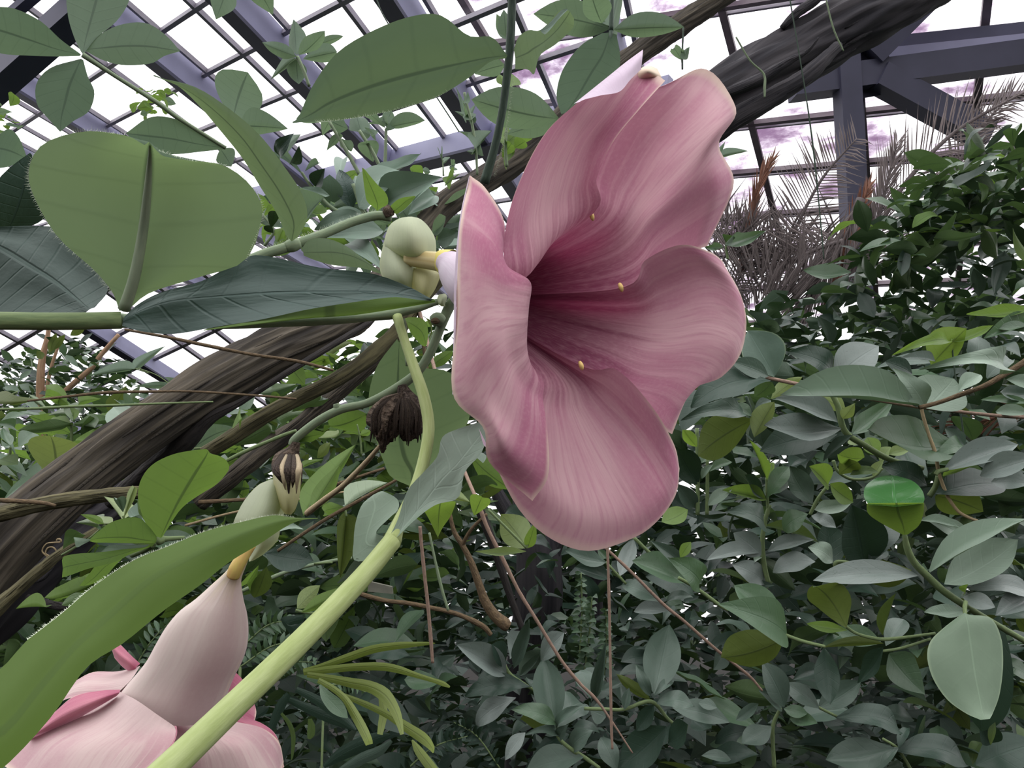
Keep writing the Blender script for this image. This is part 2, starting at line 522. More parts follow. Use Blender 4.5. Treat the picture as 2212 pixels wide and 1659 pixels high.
def beam(name, p, q, w, h, nrm, mat, parent, off=0.0):
    """box bar from p to q, w wide in the plane, h deep along nrm, hung by off on the inner side"""
    y = (q - p).normalized()
    z = (nrm - y * nrm.dot(y)).normalized()
    x = y.cross(z)
    vs = []
    for c in (p, q):
        for sx, sz in ((-1, 0), (1, 0), (1, 1), (-1, 1)):
            vs.append(c + x * (sx * w / 2) + z * (off + sz * h))
    fs = [(0, 1, 2, 3), (7, 6, 5, 4), (0, 4, 5, 1), (1, 5, 6, 2), (2, 6, 7, 3), (3, 7, 4, 0)]
    return mesh_obj(name, vs, fs, mat, parent, smooth=False)

def tbeam(name, p, q, nrm, parent, wweb=0.05, hweb=0.16, wfl=0.10):
    """rafter: a thin web with a flange on its inner edge"""
    o = beam(name, p, q, wweb, hweb, nrm, M['paint_lit'], parent)
    beam('flange', p, q, wfl, 0.02, nrm, M['paint'], o, hweb)
    return o

def pane(pl, u0, u1, t0, t1, mat, parent):
    g = 0.012
    vs = [pl.at(u, t, h) for h in (-0.004, -0.010) for u, t in ((u0 + g, t0 + g), (u1 - g, t0 + g), (u1 - g, t1 - g), (u0 + g, t1 - g))]
    return mesh_obj('glass_pane', vs, [(0, 1, 2, 3), (7, 6, 5, 4), (0, 4, 5, 1), (1, 5, 6, 2), (2, 6, 7, 3), (3, 7, 4, 0)], mat, parent, smooth=False)

# ---- roof slope overhead, left
R1 = Plane((1600, 1150), (-633, 725), (300, 100), 4.5)
roof = empty('ceiling', R1.p0, 'glazed roof slope of slate rafters, glazing bars and white panes overhead', None, None, 'structure')
raft = [6.0, 4.5, 3.0, 1.39, -0.26, -1.22, -2.21, -3.26]
thin = [6.8, 5.25, 3.75, 2.45, 1.98, 0.47, -0.80, -1.80, -2.76]
ribs = [-1.3, -0.87, -0.44, -0.01, 0.39, 0.82, 1.28, 1.74, 2.25, 2.75, 3.25, 3.75, 4.3, 4.9]
U0, U1, T0, T1 = -1.3, 4.9, -3.5, 7.5
for t_ in raft:
    tbeam('rafter', R1.at(U0, t_), R1.at(U1, t_), R1.n, roof)
    beam('glazing_bar', R1.at(U0, t_ - 0.085), R1.at(U1, t_ - 0.085), 0.022, 0.03, R1.n, M['bar'], roof)
for t_ in thin:
    beam('glazing_bar', R1.at(U0, t_), R1.at(U1, t_), 0.026, 0.03, R1.n, M['bar'], roof)
for u_ in ribs:
    if abs(u_ - 1.74) < 0.01:
        o = beam('purlin', R1.at(u_, T0), R1.at(u_, T1), 0.05, 0.16, R1.n, M['paint_lit'], roof, 0.01)
        beam('flange', R1.at(u_, T0), R1.at(u_, T1), 0.11, 0.02, R1.n, M['paint'], o, 0.17)
    else:
        beam('cross_bar', R1.at(u_, T0), R1.at(u_, T1), 0.026, 0.028, R1.n, M['bar'], roof, 0.004)
ts = sorted(raft + thin + [T0, T1])
for i in range(len(ribs) - 1):
    for j in range(len(ts) - 1):
        pane(R1, ribs[i], ribs[i + 1], ts[j], ts[j + 1], M['pane'], roof)
# dark beam crossing the top left corner
beam('tie_beam', P(-140, 280, 3.9), P(330, -140, 3.4), 0.12, 0.12, R1.n, M['paint'], roof)
beam('tie_beam', P(-100, 130, 4.2), P(230, -150, 3.8), 0.05, 0.05, R1.n, M['paint'], roof)

# ---- streaked glazing on the right
R2 = Plane((1965, 1598), (-3570, 825), (1840, 300), 6.5)
glz = empty('wall_right', R2.p0, 'sloping glazed wall with lilac-streaked panes and weathered bars', None, None, 'structure')
rows2 = [-2.35, -1.62, -0.90, -0.36, 0.30, 1.0, 1.72, 2.5, 3.4]
cols2 = [2.6, 1.7, 0.78, -0.10, -0.93, -1.80, -2.7, -3.6]
for u_ in rows2:
    beam('glazing_bar', R2.at(u_, 2.6), R2.at(u_, -3.6), 0.035, 0.05, R2.n, M['bar_warm'], glz)
    beam('glazing_bar', R2.at(u_ + 0.07, 2.6), R2.at(u_ + 0.07, -3.6), 0.016, 0.03, R2.n, M['bar'], glz)
for t_ in cols2:
    beam('muntin', R2.at(-2.35, t_), R2.at(3.4, t_), 0.055, 0.05, R2.n, M['bar_warm'], glz)
for i in range(len(rows2) - 1):
    for j in range(len(cols2) - 1):
        pane(R2, rows2[i], rows2[i + 1], cols2[j + 1], cols2[j], M['pane_streaked'], glz)

# ---- truss in front of the streaked glazing
tr_ = empty('trim_1', P(1840, 300, 5.0), 'dark slate steel post with beam and diagonal braces below the streaked glazing', None, None, 'structure')
DT = 5.0
def bpx(name, x0, y0, x1, y1, wpx, mat, d0=DT, d1=DT, hpx=None, parent=tr_):
    return beam(name, P(x0, y0, d0), P(x1, y1, d1), wpx * d0 / FPX, (hpx or wpx) * d0 / FPX, -FWD, mat, parent)
bpx('post', 1806, -60, 1844, 640, 44, M['truss'], 5.0, 5.05)
bpx('post_flange', 1838, -60, 1862, 640, 20, M['paint'], 5.06, 5.1)
bpx('beam', 1700, 198, 2300, 118, 52, M['truss'], 5.08, 5.0)
bpx('beam_lip', 1890, 128, 2300, 86, 34, M['paint_lit'], 5.2, 5.1, 14)
bpx('beam_lip', 1905, 100, 2300, 58, 26, M['paint'], 5.3, 5.2, 18)
bpx('brace', 1880, 175, 2110, 300, 50, M['truss'], 5.02, 5.1)
bpx('brace', 1870, 130, 2040, -40, 52, M['truss'], 5.02, 4.9)
# gusset plate
gv = [(1775, 95), (1905, 90), (1925, 130), (1905, 205), (1850, 215), (1775, 190)]
vs = [P(x, y, 4.98) for x, y in gv] + [P(x, y, 5.0) for x, y in gv]
k = len(gv)
mesh_obj('gusset_plate', vs, [tuple(range(k)), tuple(range(2 * k - 1, k - 1, -1))] + [(i, i + k, (i + 1) % k + k, (i + 1) % k) for i in range(k)], M['truss'], tr_, smooth=False)

# ---- far glazed slope low on the left
R3 = Plane((1600, 1600), (-1500, 1650), (370, 760), 8.0)
far = empty('wall_left', R3.p0, 'distant glazed roof slope low behind the branches at left', None, None, 'structure')
def plane_uv(pl, x, y):
    q = ray(x, y)
    p = CAM + q * ((pl.p0 - CAM).dot(pl.n) / q.dot(pl.n)) - pl.p0
    c = pl.a.dot(pl.r)
    pa, pr = p.dot(pl.a), p.dot(pl.r)
    return (pa - c * pr) / (1 - c * c), (pr - c * pa) / (1 - c * c)
cn = [plane_uv(R3, x, y) for x, y in ((-80, 690), (560, 690), (560, 900), (-80, 900))]
lim = lambda k, st: [min(c[k] for c in cn) + st * i for i in range(int((max(c[k] for c in cn) - min(c[k] for c in cn)) / st) + 2)]
r3u, r3t = lim(0, 0.55), lim(1, 0.55)
keep3 = lambda u, t: True
for i, t_ in enumerate(r3t):
    if i % 4 == 3:
        tbeam('rafter', R3.at(r3u[0], t_), R3.at(r3u[-1], t_), R3.n, far, 0.05, 0.16, 0.10)
    else:
        beam('glazing_bar', R3.at(r3u[0], t_), R3.at(r3u[-1], t_), 0.035, 0.04, R3.n, M['bar'], far)
for u_ in r3u:
    beam('cross_bar', R3.at(u_, r3t[0]), R3.at(u_, r3t[-1]), 0.04, 0.04, R3.n, M['bar'], far)
for i in range(len(r3u) - 1):
    for j in range(len(r3t) - 1):
        pane(R3, r3u[i], r3u[i + 1], r3t[j], r3t[j + 1], M['pane'], far)

# ---- ground
M['soil'] = plainmat('dark_damp_soil', srgb(26, 24, 21), 0.95, 0.1, 0, 0.5, 30)
bm_v, bm_f = [], []
n_ = 60
for i in range(n_):
    for j in range(n_):
        x, y = -45 + 90 * i / (n_ - 1), -40 + 110 * j / (n_ - 1)
        bm_v.append(Vector((x, y, 0.12 * noise.noise(Vector((x * 0.6, y * 0.6, 0))))))
fl = mesh_obj('floor', bm_v, grid_faces(n_, n_, True), M['soil'], None)
tag(fl, 'dark damp soil under the planting', None, None, 'structure')
# ================================================================ the big pink trumpet flower
def petalmat(name, body, deep, pale, back, edge=(0.78, 0.66, 0.52, 1), tcol=(0.58, 0.27, 0.34, 1), tf=0.22, seed=0.0, deep_end=0.42):
    """petal: dark streaked throat (v=0) to pink lobe and creamy margin (v=1); fine fanning streaks along v"""
    m, t, out = newmat(name)
    uv = N(t, 'ShaderNodeUVMap')
    sp = N(t, 'ShaderNodeSeparateXYZ')
    t.links.new(uv.outputs[0], sp.inputs[0])
    mp = N(t, 'ShaderNodeMapping')
    mp.inputs['Scale'].default_value = (16.0, 1.1, 1.0)
    mp.inputs['Location'].default_value = (seed, seed * 0.7, seed)
    t.links.new(uv.outputs[0], mp.inputs[0])
    st = N(t, 'ShaderNodeTexNoise')
    st.inputs['Scale'].default_value = 1.0
    st.inputs['Detail'].default_value = 5
    st.inputs['Distortion'].default_value = 0.4
    t.links.new(mp.outputs[0], st.inputs['Vector'])
    mp2 = N(t, 'ShaderNodeMapping')
    mp2.inputs['Scale'].default_value = (4.0, 1.6, 1.0)
    mp2.inputs['Location'].default_value = (seed * 1.7, 2.0, seed)
    t.links.new(uv.outputs[0], mp2.inputs[0])
    bl = N(t, 'ShaderNodeTexNoise')
    bl.inputs['Scale'].default_value = 1.0
    bl.inputs['Detail'].default_value = 3
    t.links.new(mp2.outputs[0], bl.inputs['Vector'])
    au = math_node(t, 'ABSOLUTE', math_node(t, 'SUBTRACT', sp.outputs['X'], 0.5))
    cen = math_node(t, 'SUBTRACT', 1.0, sstep(t, au, 0.06, 0.46))       # paler band down the middle of each lobe
    pm = math_node(t, 'ADD', math_node(t, 'MULTIPLY', cen, 0.34), math_node(t, 'SUBTRACT', bl.outputs['Fac'], 0.14))
    c = mixc(t, sstep(t, pm, 0.30, 0.86), body, pale)
    fine = N(t, 'ShaderNodeTexNoise')
    mp3 = N(t, 'ShaderNodeMapping')
    mp3.inputs['Scale'].default_value = (60.0, 4.0, 1.0)
    mp3.inputs['Location'].default_value = (seed, 0, 3)
    t.links.new(uv.outputs[0], mp3.inputs[0])
    fine.inputs['Scale'].default_value = 1.0
    fine.inputs['Detail'].default_value = 4
    t.links.new(mp3.outputs[0], fine.inputs['Vector'])
    c = mixc(t, math_node(t, 'MULTIPLY', sstep(t, st.outputs['Fac'], 0.46, 0.66), 0.5), c, pale)
    c = mixc(t, math_node(t, 'MULTIPLY', sstep(t, fine.outputs['Fac'], 0.42, 0.72), 0.4), c, body)
    # throat: veins run out from the dark base
    v2 = math_node(t, 'ADD', sp.outputs['Y'], math_node(t, 'MULTIPLY', math_node(t, 'SUBTRACT', st.outputs['Fac'], 0.5), 0.32))
    dm = math_node(t, 'SUBTRACT', 1.0, sstep(t, v2, 0.06, deep_end))
    c = mixc(t, dm, c, deep)
    em = sstep(t, math_node(t, 'ADD', sp.outputs['Y'], math_node(t, 'MULTIPLY', math_node(t, 'SUBTRACT', bl.outputs['Fac'], 0.5), 0.10)), 0.94, 1.0)
    sm = math_node(t, 'MULTIPLY', sstep(t, au, 0.478, 0.5), sstep(t, sp.outputs['Y'], 0.45, 0.7))
    em = math_node(t, 'MAXIMUM', em, sm)
    spk = N(t, 'ShaderNodeTexNoise')
    spk.inputs['Scale'].default_value = 55.0
    spk.inputs['Detail'].default_value = 3
    t.links.new(uv.outputs[0], spk.inputs['Vector'])
    c = mixc(t, math_node(t, 'MULTIPLY', sstep(t, spk.outputs['Fac'], 0.4, 0.8), 0.22), c, pale)
    c = mixc(t, math_node(t, 'MULTIPLY', em, 0.75), c, edge)
    geo = N(t, 'ShaderNodeNewGeometry')
    c = mixc(t, geo.outputs['Backfacing'], c, back)
    pb = N(t, 'ShaderNodeBsdfPrincipled')
    t.links.new(c, pb.inputs['Base Color'])
    pb.inputs['Roughness'].default_value = 0.6
    pb.inputs['Specular IOR Level'].default_value = 0.15
    pb.inputs['Sheen Weight'].default_value = 0.15
    bp = N(t, 'ShaderNodeBump')
    bp.inputs['Strength'].default_value = 0.25
    bp.inputs['Distance'].default_value = 0.001
    t.links.new(st.outputs['Fac'], bp.inputs['Height'])
    t.links.new(bp.outputs[0], pb.inputs['Normal'])
    tr = N(t, 'ShaderNodeBsdfTranslucent')
    t.links.new(mixc(t, dm, tcol, (0.35, 0.05, 0.12, 1)), tr.inputs['Color'])
    mx = N(t, 'ShaderNodeMixShader')
    mx.inputs[0].default_value = tf
    t.links.new(pb.outputs[0], mx.inputs[1])
    t.links.new(tr.outputs[0], mx.inputs[2])
    t.links.new(mx.outputs[0], out.inputs['Surface'])
    return m

PINK, DEEP, PALE, BACK = srgb(168, 100, 128), srgb(100, 44, 68), srgb(210, 172, 177), srgb(222, 204, 220)
for i in range(5):
    M['petal%d' % i] = petalmat('pink_petal_%d' % i, PINK, DEEP, PALE, BACK, seed=1.3 + 2.7 * i)
M['petal_back'] = petalmat('petal_reverse', srgb(206, 186, 204), srgb(206, 190, 206), srgb(218, 206, 218), srgb(206, 188, 206), tcol=(0.5, 0.4, 0.5, 1), tf=0.2, seed=4)
M['sepal'] = leafmat('pale_green_sepal', col((180, 188, 160)), col((180, 188, 160)), col((176, 184, 124)), rough=0.55, tf=0.3, spec=0.2, veins=0.01, vk=10, vein_gain=0.92, vein_amt=0.2, mid=0.001, var=0.12, bump=0.1)
M['sepal_yellow'] = leafmat('yellowish_sepal', col((192, 190, 148)), col((192, 190, 148)), col((190, 186, 120)), rough=0.5, tf=0.35, spec=0.3, veins=0.01, vk=8, vein_gain=0.9, vein_amt=0.2, mid=0.001, var=0.1, bump=0.1)
M['neck'] = stemmat('tan_flower_neck', col((176, 156, 104)), col((206, 194, 150)), 0.4, 7, 0.1, 0.02)
M['cream'] = plainmat('cream_notch', srgb(240, 205, 130), 0.5, 0.3)

fl1 = empty('trumpet_flower', P(1045, 635, 0.228), 'large open pink trumpet flower facing right in the middle, with dark throat', 'flower')
a0, b0, c0, e0, g0 = (1018, 600, .222), (1062, 597, .230), (1080, 640, .233), (1055, 680, .229), (1015, 672, .222)
def lerp3(p, q, k):
    return [tuple(p[i] + (q[i] - p[i]) * j / (k - 1) for i in range(3)) for j in range(k)]
# lobe at the left, folded forward over the throat
net('petal', [lerp3(a0, g0, 7),
    [(1104, 592, .187), (1142, 612, .184), (1139, 660, .181), (1135, 705, .181), (1134, 745, .182), (1142, 778, .186), (1158, 800, .191)],
    [(1087, 560, .181), (1100, 590, .174), (1092, 660, .171), (1092, 740, .170), (1107, 805, .172), (1138, 850, .177), (1173, 868, .185)],
    [(1089, 478, .183), (1058, 540, .172), (1043, 660, .168), (1046, 780, .167), (1078, 880, .169), (1127, 930, .174), (1184, 948, .183)],
    [(1050, 408, .186), (1020, 510, .174), (1012, 680, .169), (1010, 830, .169), (1062, 915, .167), (1098, 985, .171), (1183, 1030, .184)],
    [(1015, 377, .189), (993, 500, .177), (985, 690, .173), (979, 852, .174), (1044, 925, .170), (1058, 1000, .178), (1150, 1082, .183)]],
    M['petal0'], fl1, 40, 36, ripple=0.0016, seed=3, flip=True)
# reflexed margin of that lobe
net('petal_rim', [[(1015, 378, .189), (1003, 440, .183), (993, 520, .177), (986, 610, .174), (985, 690, .173), (982, 780, .173), (979, 852, .174)],
    [(1013, 382, .190), (997, 450, .186), (987, 525, .181), (981, 610, .178), (980, 690, .177), (978, 780, .177), (977, 852, .177)],
    [(1014, 388, .192), (998, 455, .190), (990, 530, .187), (986, 615, .184), (986, 690, .183), (982, 775, .183), (980, 848, .182)]],
    M['petal_back'], fl1, 6, 30)
# lobe at the top left, strongly reflexed
net('petal', [lerp3(a0, b0, 6),
    [(1086, 606, .186), (1130, 604, .190), (1158, 575, .195), (1190, 530, .198), (1230, 496, .201), (1277, 466, .1995)],
    [(1088, 520, .180), (1128, 490, .187), (1168, 455, .193), (1210, 425, .196), (1252, 398, .1975), (1289, 385, .1935)],
    [(1114, 412, .180), (1152, 385, .187), (1195, 355, .193), (1240, 325, .196), (1284, 304, .1975), (1325, 306, .1925)],
    [(1176, 290, .185), (1215, 268, .190), (1255, 252, .194), (1298, 240, .197), (1342, 227, .1985), (1381, 236, .1935)],
    [(1256, 213, .192), (1290, 190, .196), (1325, 172, .199), (1358, 155, .202), (1395, 148, .205), (1437, 174, .200)]],
    M['petal1'], fl1, 34, 30, seed=5, ripple=0.0008)
# its margin curled over, showing the pale reverse
net('petal_curl', [[(1240, 224, .190), (1275, 196, .192), (1315, 164, .195), (1352, 134, .198), (1389, 107, .201)],
    [(1252, 220, .186), (1290, 198, .187), (1328, 170, .189), (1360, 146, .192), (1388, 120, .197)],
    [(1258, 216, .186), (1298, 206, .184), (1338, 198, .186), (1362, 172, .190), (1385, 150, .196)]],
    M['petal_back'], fl1, 10, 24)
net('petal_tip', [[(1376, 172, .2035), (1395, 170, .2030), (1430, 176, .2035)], [(1380, 152, .2035), (1402, 154, .200), (1428, 164, .2035)], [(1390, 144, .206), (1404, 142, .205), (1420, 148, .206)]],
    plainmat('creamy_petal_tip', srgb(212, 194, 172), 0.6, 0.2), fl1, 8, 12)
# lobe at the top right
net('petal', [lerp3(b0, c0, 6),
    [(1262, 462, .206), (1288, 490, .213), (1306, 522, .218), (1320, 555, .219), (1336, 592, .218), (1338, 634, .217)],
    [(1266, 376, .212), (1338, 398, .221), (1390, 432, .216), (1408, 470, .211), (1422, 514, .215), (1412, 580, .219)],
    [(1304, 282, .216), (1398, 294, .222), (1466, 345, .209), (1482, 402, .206), (1490, 464, .211), (1470, 560, .219)],
    [(1368, 210, .217), (1474, 208, .215), (1546, 272, .204), (1532, 338, .205), (1546, 425, .207), (1505, 540, .217)],
    [(1436, 184, .216), (1522, 149, .213), (1590, 236, .212), (1553, 312, .214), (1585, 398, .215), (1527, 532, .221)]],
    M['petal2'], fl1, 38, 34, ripple=0.0012, seed=8)
# lobe at the right
net('petal', [lerp3(c0, e0, 6),
    [(1341, 622, .208), (1346, 660, .217), (1335, 700, .220), (1310, 740, .217), (1288, 772, .214), (1246, 800, .211)],
    [(1394, 562, .204), (1430, 630, .214), (1435, 710, .215), (1410, 770, .214), (1372, 815, .214), (1325, 850, .214)],
    [(1470, 529, .204), (1522, 600, .212), (1530, 695, .212), (1500, 768, .212), (1452, 830, .213), (1400, 885, .213)],
    [(1532, 543, .209), (1580, 622, .212), (1588, 715, .213), (1553, 785, .213), (1490, 848, .214), (1432, 925, .214)],
    [(1560, 562, .215), (1607, 655, .216), (1607, 745, .217), (1562, 812, .217), (1494, 845, .217), (1452, 938, .217)]],
    M['petal3'], fl1, 34, 32, ripple=0.001, seed=11)
# lobe at the bottom
net('petal', [lerp3(e0, g0, 6),
    [(1255, 790, .203), (1236, 800, .208), (1212, 806, .208), (1192, 802, .205), (1170, 800, .202), (1138, 806, .200)],
    [(1332, 799, .1965), (1302, 862, .2035), (1252, 892, .203), (1212, 890, .201), (1172, 880, .198), (1122, 862, .195)],
    [(1406, 875, .195), (1382, 952, .2005), (1312, 1000, .199), (1242, 1010, .197), (1162, 990, .195), (1082, 922, .192)],
    [(1455, 958, .200), (1440, 1042, .199), (1370, 1102, .197), (1270, 1112, .195), (1165, 1070, .194), (1050, 965, .193)],
    [(1468, 1012, .204), (1456, 1078, .203), (1384, 1154, .200), (1255, 1188, .199), (1130, 1112, .198), (1034, 925, .196)]],
    M['petal4'], fl1, 38, 34, ripple=0.0014, seed=14)
for x, y, d in ((1278, 467, .2005), (1341, 621, .2085), (1255, 790, .2015)):
    q = [(x - 3, y - 8, d, 7), (x, y - 2, d - .0006, 11), (x + 2, y + 5, d - .0004, 9), (x + 3, y + 9, d, 4)]
    tube('notch_fleck', q, M['cream'], fl1, 8, 8)
# dark inner lining of the throat, behind the lobes
tl = [(a0, (1092, 604, .192)), (b0, (1268, 470, .209)), (c0, (1336, 626, .221)), (e0, (1250, 786, .213)), (g0, (1150, 790, .200))]
def lining():
    ring0 = [tuple(P(*q[0])) for q in tl]; ring1 = [tuple(P(*q[1])) for q in tl]
    vs, uvs = [], []
    k_ = 30
    for f in range(6):
        pts = [tuple(np.array(p0) * (1 - f / 7) + np.array(p1) * (f / 7)) for p0, p1 in zip(ring0, ring1)]
        A = crv(pts + pts[:3], k_ * 7 // 5 + 1)
        c = np.mean(np.array(pts), axis=0)
        for j in range(k_):
            q = A[int(round((1 + 5 * j / k_) / 7 * (len(A) - 1)))]
            vs.append(Vector(c + (q - c) * (1.04 + .03 * f) + np.array(FWD) * .0016 * f)); uvs.append((j / k_, f / 7 * .3))
    vs.append(P(1000, 615, .238)); uvs.append((.5, 0))
    return mesh_obj('throat_lining', vs, grid_faces(6, k_, False, True) + [(j, (j + 1) % k_, len(vs) - 1) for j in range(k_)], M['petal0'], fl1, uvs)
lining()
# outer tube and neck
def ringloft(name, C, mat, parent, seg=28, flute=0.0):
    return tube(name, C, mat, parent, 26, seg, flute, 5.0, 0.0, False)
ringloft('corolla_tube', [(958, 566, .236, 44), (972, 572, .234, 62), (992, 590, .231, 92), (1020, 615, .228, 116), (1048, 638, .226, 118)], M['petal_back'], fl1)
tube('tube_neck', [(880, 556, .243, 36), (915, 561, .241, 38), (945, 565, .238, 42), (968, 569, .236, 50)], M['neck'], fl1, 16, 20)
tube('neck_collar', [(952, 561, .2385, 46), (962, 566, .237, 56), (975, 572, .235, 66)], plainmat('yellow_collar', srgb(214, 200, 110), 0.5), fl1, 8, 20, cap=False)
# calyx
cx = empty('calyx', (0, 0, 0)); cx.parent = fl1; cx.location = Vector((0, 0, 0))
def bulge(name, rows, d, h, mat, parent, nr=18, nc=18):
    """swollen sepal: outline rows (left, right) with the middle bulging h metres towards the viewer and its back closed behind"""
    n = len(rows)
    ctrl = []
    for i, (l, r) in enumerate(rows):
        k = math.sin(math.pi * (0.08 + 0.84 * i / (n - 1)))
        row = []
        for j in range(7):
            s = j / 6
            row.append((l[0] + (r[0] - l[0]) * s, l[1] + (r[1] - l[1]) * s, d - h * k * math.sin(math.pi * s) ** 0.7))
        ctrl.append(row)
    return net(name, ctrl, mat, parent, nr, nc)
bulge('sepal', [((882, 468), (890, 468)), ((862, 472), (908, 473)), ((842, 486), (926, 490)), ((832, 512), (940, 515)), ((832, 535), (942, 545)), ((850, 552), (938, 562)), ((868, 560), (920, 566))], .250, .016, M['sepal'], cx)
bulge('sepal', [((832, 512), (870, 530)), ((824, 545), (895, 560)), ((820, 575), (905, 580)), ((828, 602), (905, 605)), ((850, 620), (900, 625)), ((884, 634), (912, 632))], .252, .014, M['sepal'], cx)
bulge('sepal', [((880, 578), (946, 584)), ((882, 592), (952, 590)), ((884, 610), (948, 605)), ((892, 628), (940, 625)), ((905, 640), (930, 640)), ((918, 647), (924, 647))], .246, .006, M['sepal_yellow'], cx)
bulge('sepal', [((866, 540), (935, 548)), ((868, 560), (940, 566)), ((872, 580), (940, 588)), ((880, 600), (930, 605))], .2525, .004, M['sepal_yellow'], cx)

# ================================================================ second flower, seen from behind, lower left
z7 = Z(0, 1104, 740 / 2212)
fl2 = empty('trumpet_flower', P(500, 1300, .2), 'pale pink trumpet flower seen from behind at the lower left, neck pointing up', 'flower')
M['tube2'] = petalmat('pale_pink_tube', srgb(200, 176, 174), srgb(206, 196, 140), srgb(216, 202, 194), srgb(190, 110, 140), tf=0.15, seed=9, deep_end=0.40)
M['lobe2'] = petalmat('pale_pink_lobe', srgb(182, 144, 150), srgb(188, 166, 164), srgb(202, 180, 176), srgb(170, 92, 116), tf=0.15, seed=12, deep_end=0.5)
M['lobe2p'] = petalmat('deep_pink_lobe', srgb(172, 92, 118), srgb(168, 92, 116), srgb(190, 126, 140), srgb(222, 190, 200), tf=0.2, seed=15)
# body of the tube: fourteen rings given by their left and right outline
LR = [((1590, 245), (1618, 262)), ((1520, 320), (1592, 345)), ((1452, 398), (1560, 425)), ((1385, 460), (1555, 480)), ((1270, 565), (1566, 580)), ((1170, 640), (1582, 660)), ((1085, 740), (1588, 770)),
      ((1020, 850), (1575, 885)), ((965, 950), (1540, 985)), ((900, 1030), (1492, 1080)), ((835, 1100), (1455, 1170)), ((770, 1165), (1425, 1260)), ((720, 1215), (1400, 1345))]
vs, uvs = [], []
seg = 32
ctr = []
for (lx, ly), (rx, ry) in LR:
    l, r = z7(lx, ly), z7(rx, ry)
    ctr.append((l[0], l[1], r[0], r[1]))
CC = crv(ctr, 40)
d_of = lambda t: .190 + .012 * t
for i, (lx, ly, rx, ry) in enumerate(CC):
    t_ = i / 39
    d = d_of(t_)
    pl_, pr_ = P(lx, ly, d), P(rx, ry, d)
    c = (pl_ + pr_) / 2
    ax = (pr_ - pl_) / 2
    fw = (c - CAM).normalized()
    fw = (fw - ax.normalized() * fw.dot(ax.normalized())).normalized()
    for k in range(seg):
        a = 2 * math.pi * k / seg
        fl_ = 1 + 0.03 * math.cos(5 * a + 1) * min(1, t_ * 2)
        dn = fw.cross(ax.normalized())
        if dn.dot(UP) > 0: dn = -dn
        tk = 0.36 * t_ ** 2
        vs.append(c + ax * math.cos(a) * fl_ - fw * ax.length * 0.85 * math.sin(a) * fl_ + dn * ax.length * tk * math.sin(a))
        uvs.append((k / seg, 0.12 + t_ * 0.75))
mesh_obj('corolla_tube', vs, grid_faces(40, seg, False, True), M['tube2'], fl2, uvs)
tube('tube_neck', [z7(1628, 215) + (.1905, 20), z7(1590, 265) + (.190, 24), z7(1550, 325) + (.1895, 28), z7(1522, 375) + (.1895, 30), z7(1505, 420) + (.190, 28)], stemmat('orange_yellow_neck', srgb(190, 150, 96), srgb(196, 178, 100), 0.5, 5, 0.05), fl2, 16, 18)
def znet(name, rows, mat, **kw):
    return net(name, [[z7(x, y) + (d,) for x, y, d in r] for r in rows], mat, fl2, **kw)
# front left lobe
znet('petal', [[(760, 1160, .196), (880, 1220, .183), (1010, 1310, .178), (1130, 1392, .178)],
     [(560, 1280, .196), (700, 1370, .181), (900, 1430, .175), (1135, 1430, .174)],
     [(250, 1430, .194), (420, 1540, .179), (760, 1580, .172), (1090, 1560, .170)],
     [(20, 1640, .192), (250, 1800, .176), (560, 1900, .168), (860, 1760, .167)]], M['lobe2'], nr=26, nc=24, flip=True)
znet('petal_edge', [[(1125, 1385, .1775), (1137, 1430, .1735), (1110, 1500, .171), (1040, 1580, .169), (920, 1690, .168)], [(1140, 1390, .176), (1143, 1440, .171), (1112, 1520, .169), (1070, 1600, .166), (960, 1720, .165)]], M['lobe2p'], nr=4, nc=16)
# front right lobe
znet('petal', [[(1125, 1385, .179), (1220, 1385, .178), (1320, 1365, .180), (1405, 1330, .186)],
     [(1120, 1440, .181), (1260, 1470, .178), (1400, 1430, .178), (1520, 1360, .186)],
     [(1080, 1580, .181), (1280, 1600, .176), (1540, 1520, .176), (1690, 1400, .188)],
     [(1000, 1760, .180), (1300, 1800, .175), (1640, 1720, .176), (1800, 1490, .190)],
     [(1000, 1860, .180), (1300, 1900, .176), (1740, 1830, .179), (1832, 1620, .192)]], M['lobe2'], nr=26, nc=24, flip=True)
znet('petal', [[(1400, 1345, .190), (1480, 1330, .192), (1560, 1330, .194)], [(1480, 1400, .191), (1600, 1380, .191), (1690, 1370, .194)], [(1560, 1520, .191), (1720, 1480, .190), (1790, 1460, .194)], [(1600, 1760, .191), (1780, 1720, .190), (1835, 1650, .195)]], M['lobe2p'], nr=18, nc=16, flip=True)
# back right lobe
znet('petal', [[(1500, 1022, .212), (1470, 1130, .204), (1425, 1260, .199)], [(1560, 1080, .213), (1530, 1180, .208), (1470, 1300, .203)], [(1610, 1160, .214), (1600, 1240, .210), (1560, 1330, .206)], [(1640, 1230, .215), (1655, 1300, .212), (1640, 1370, .209)]], M['lobe2p'], nr=16, nc=14)
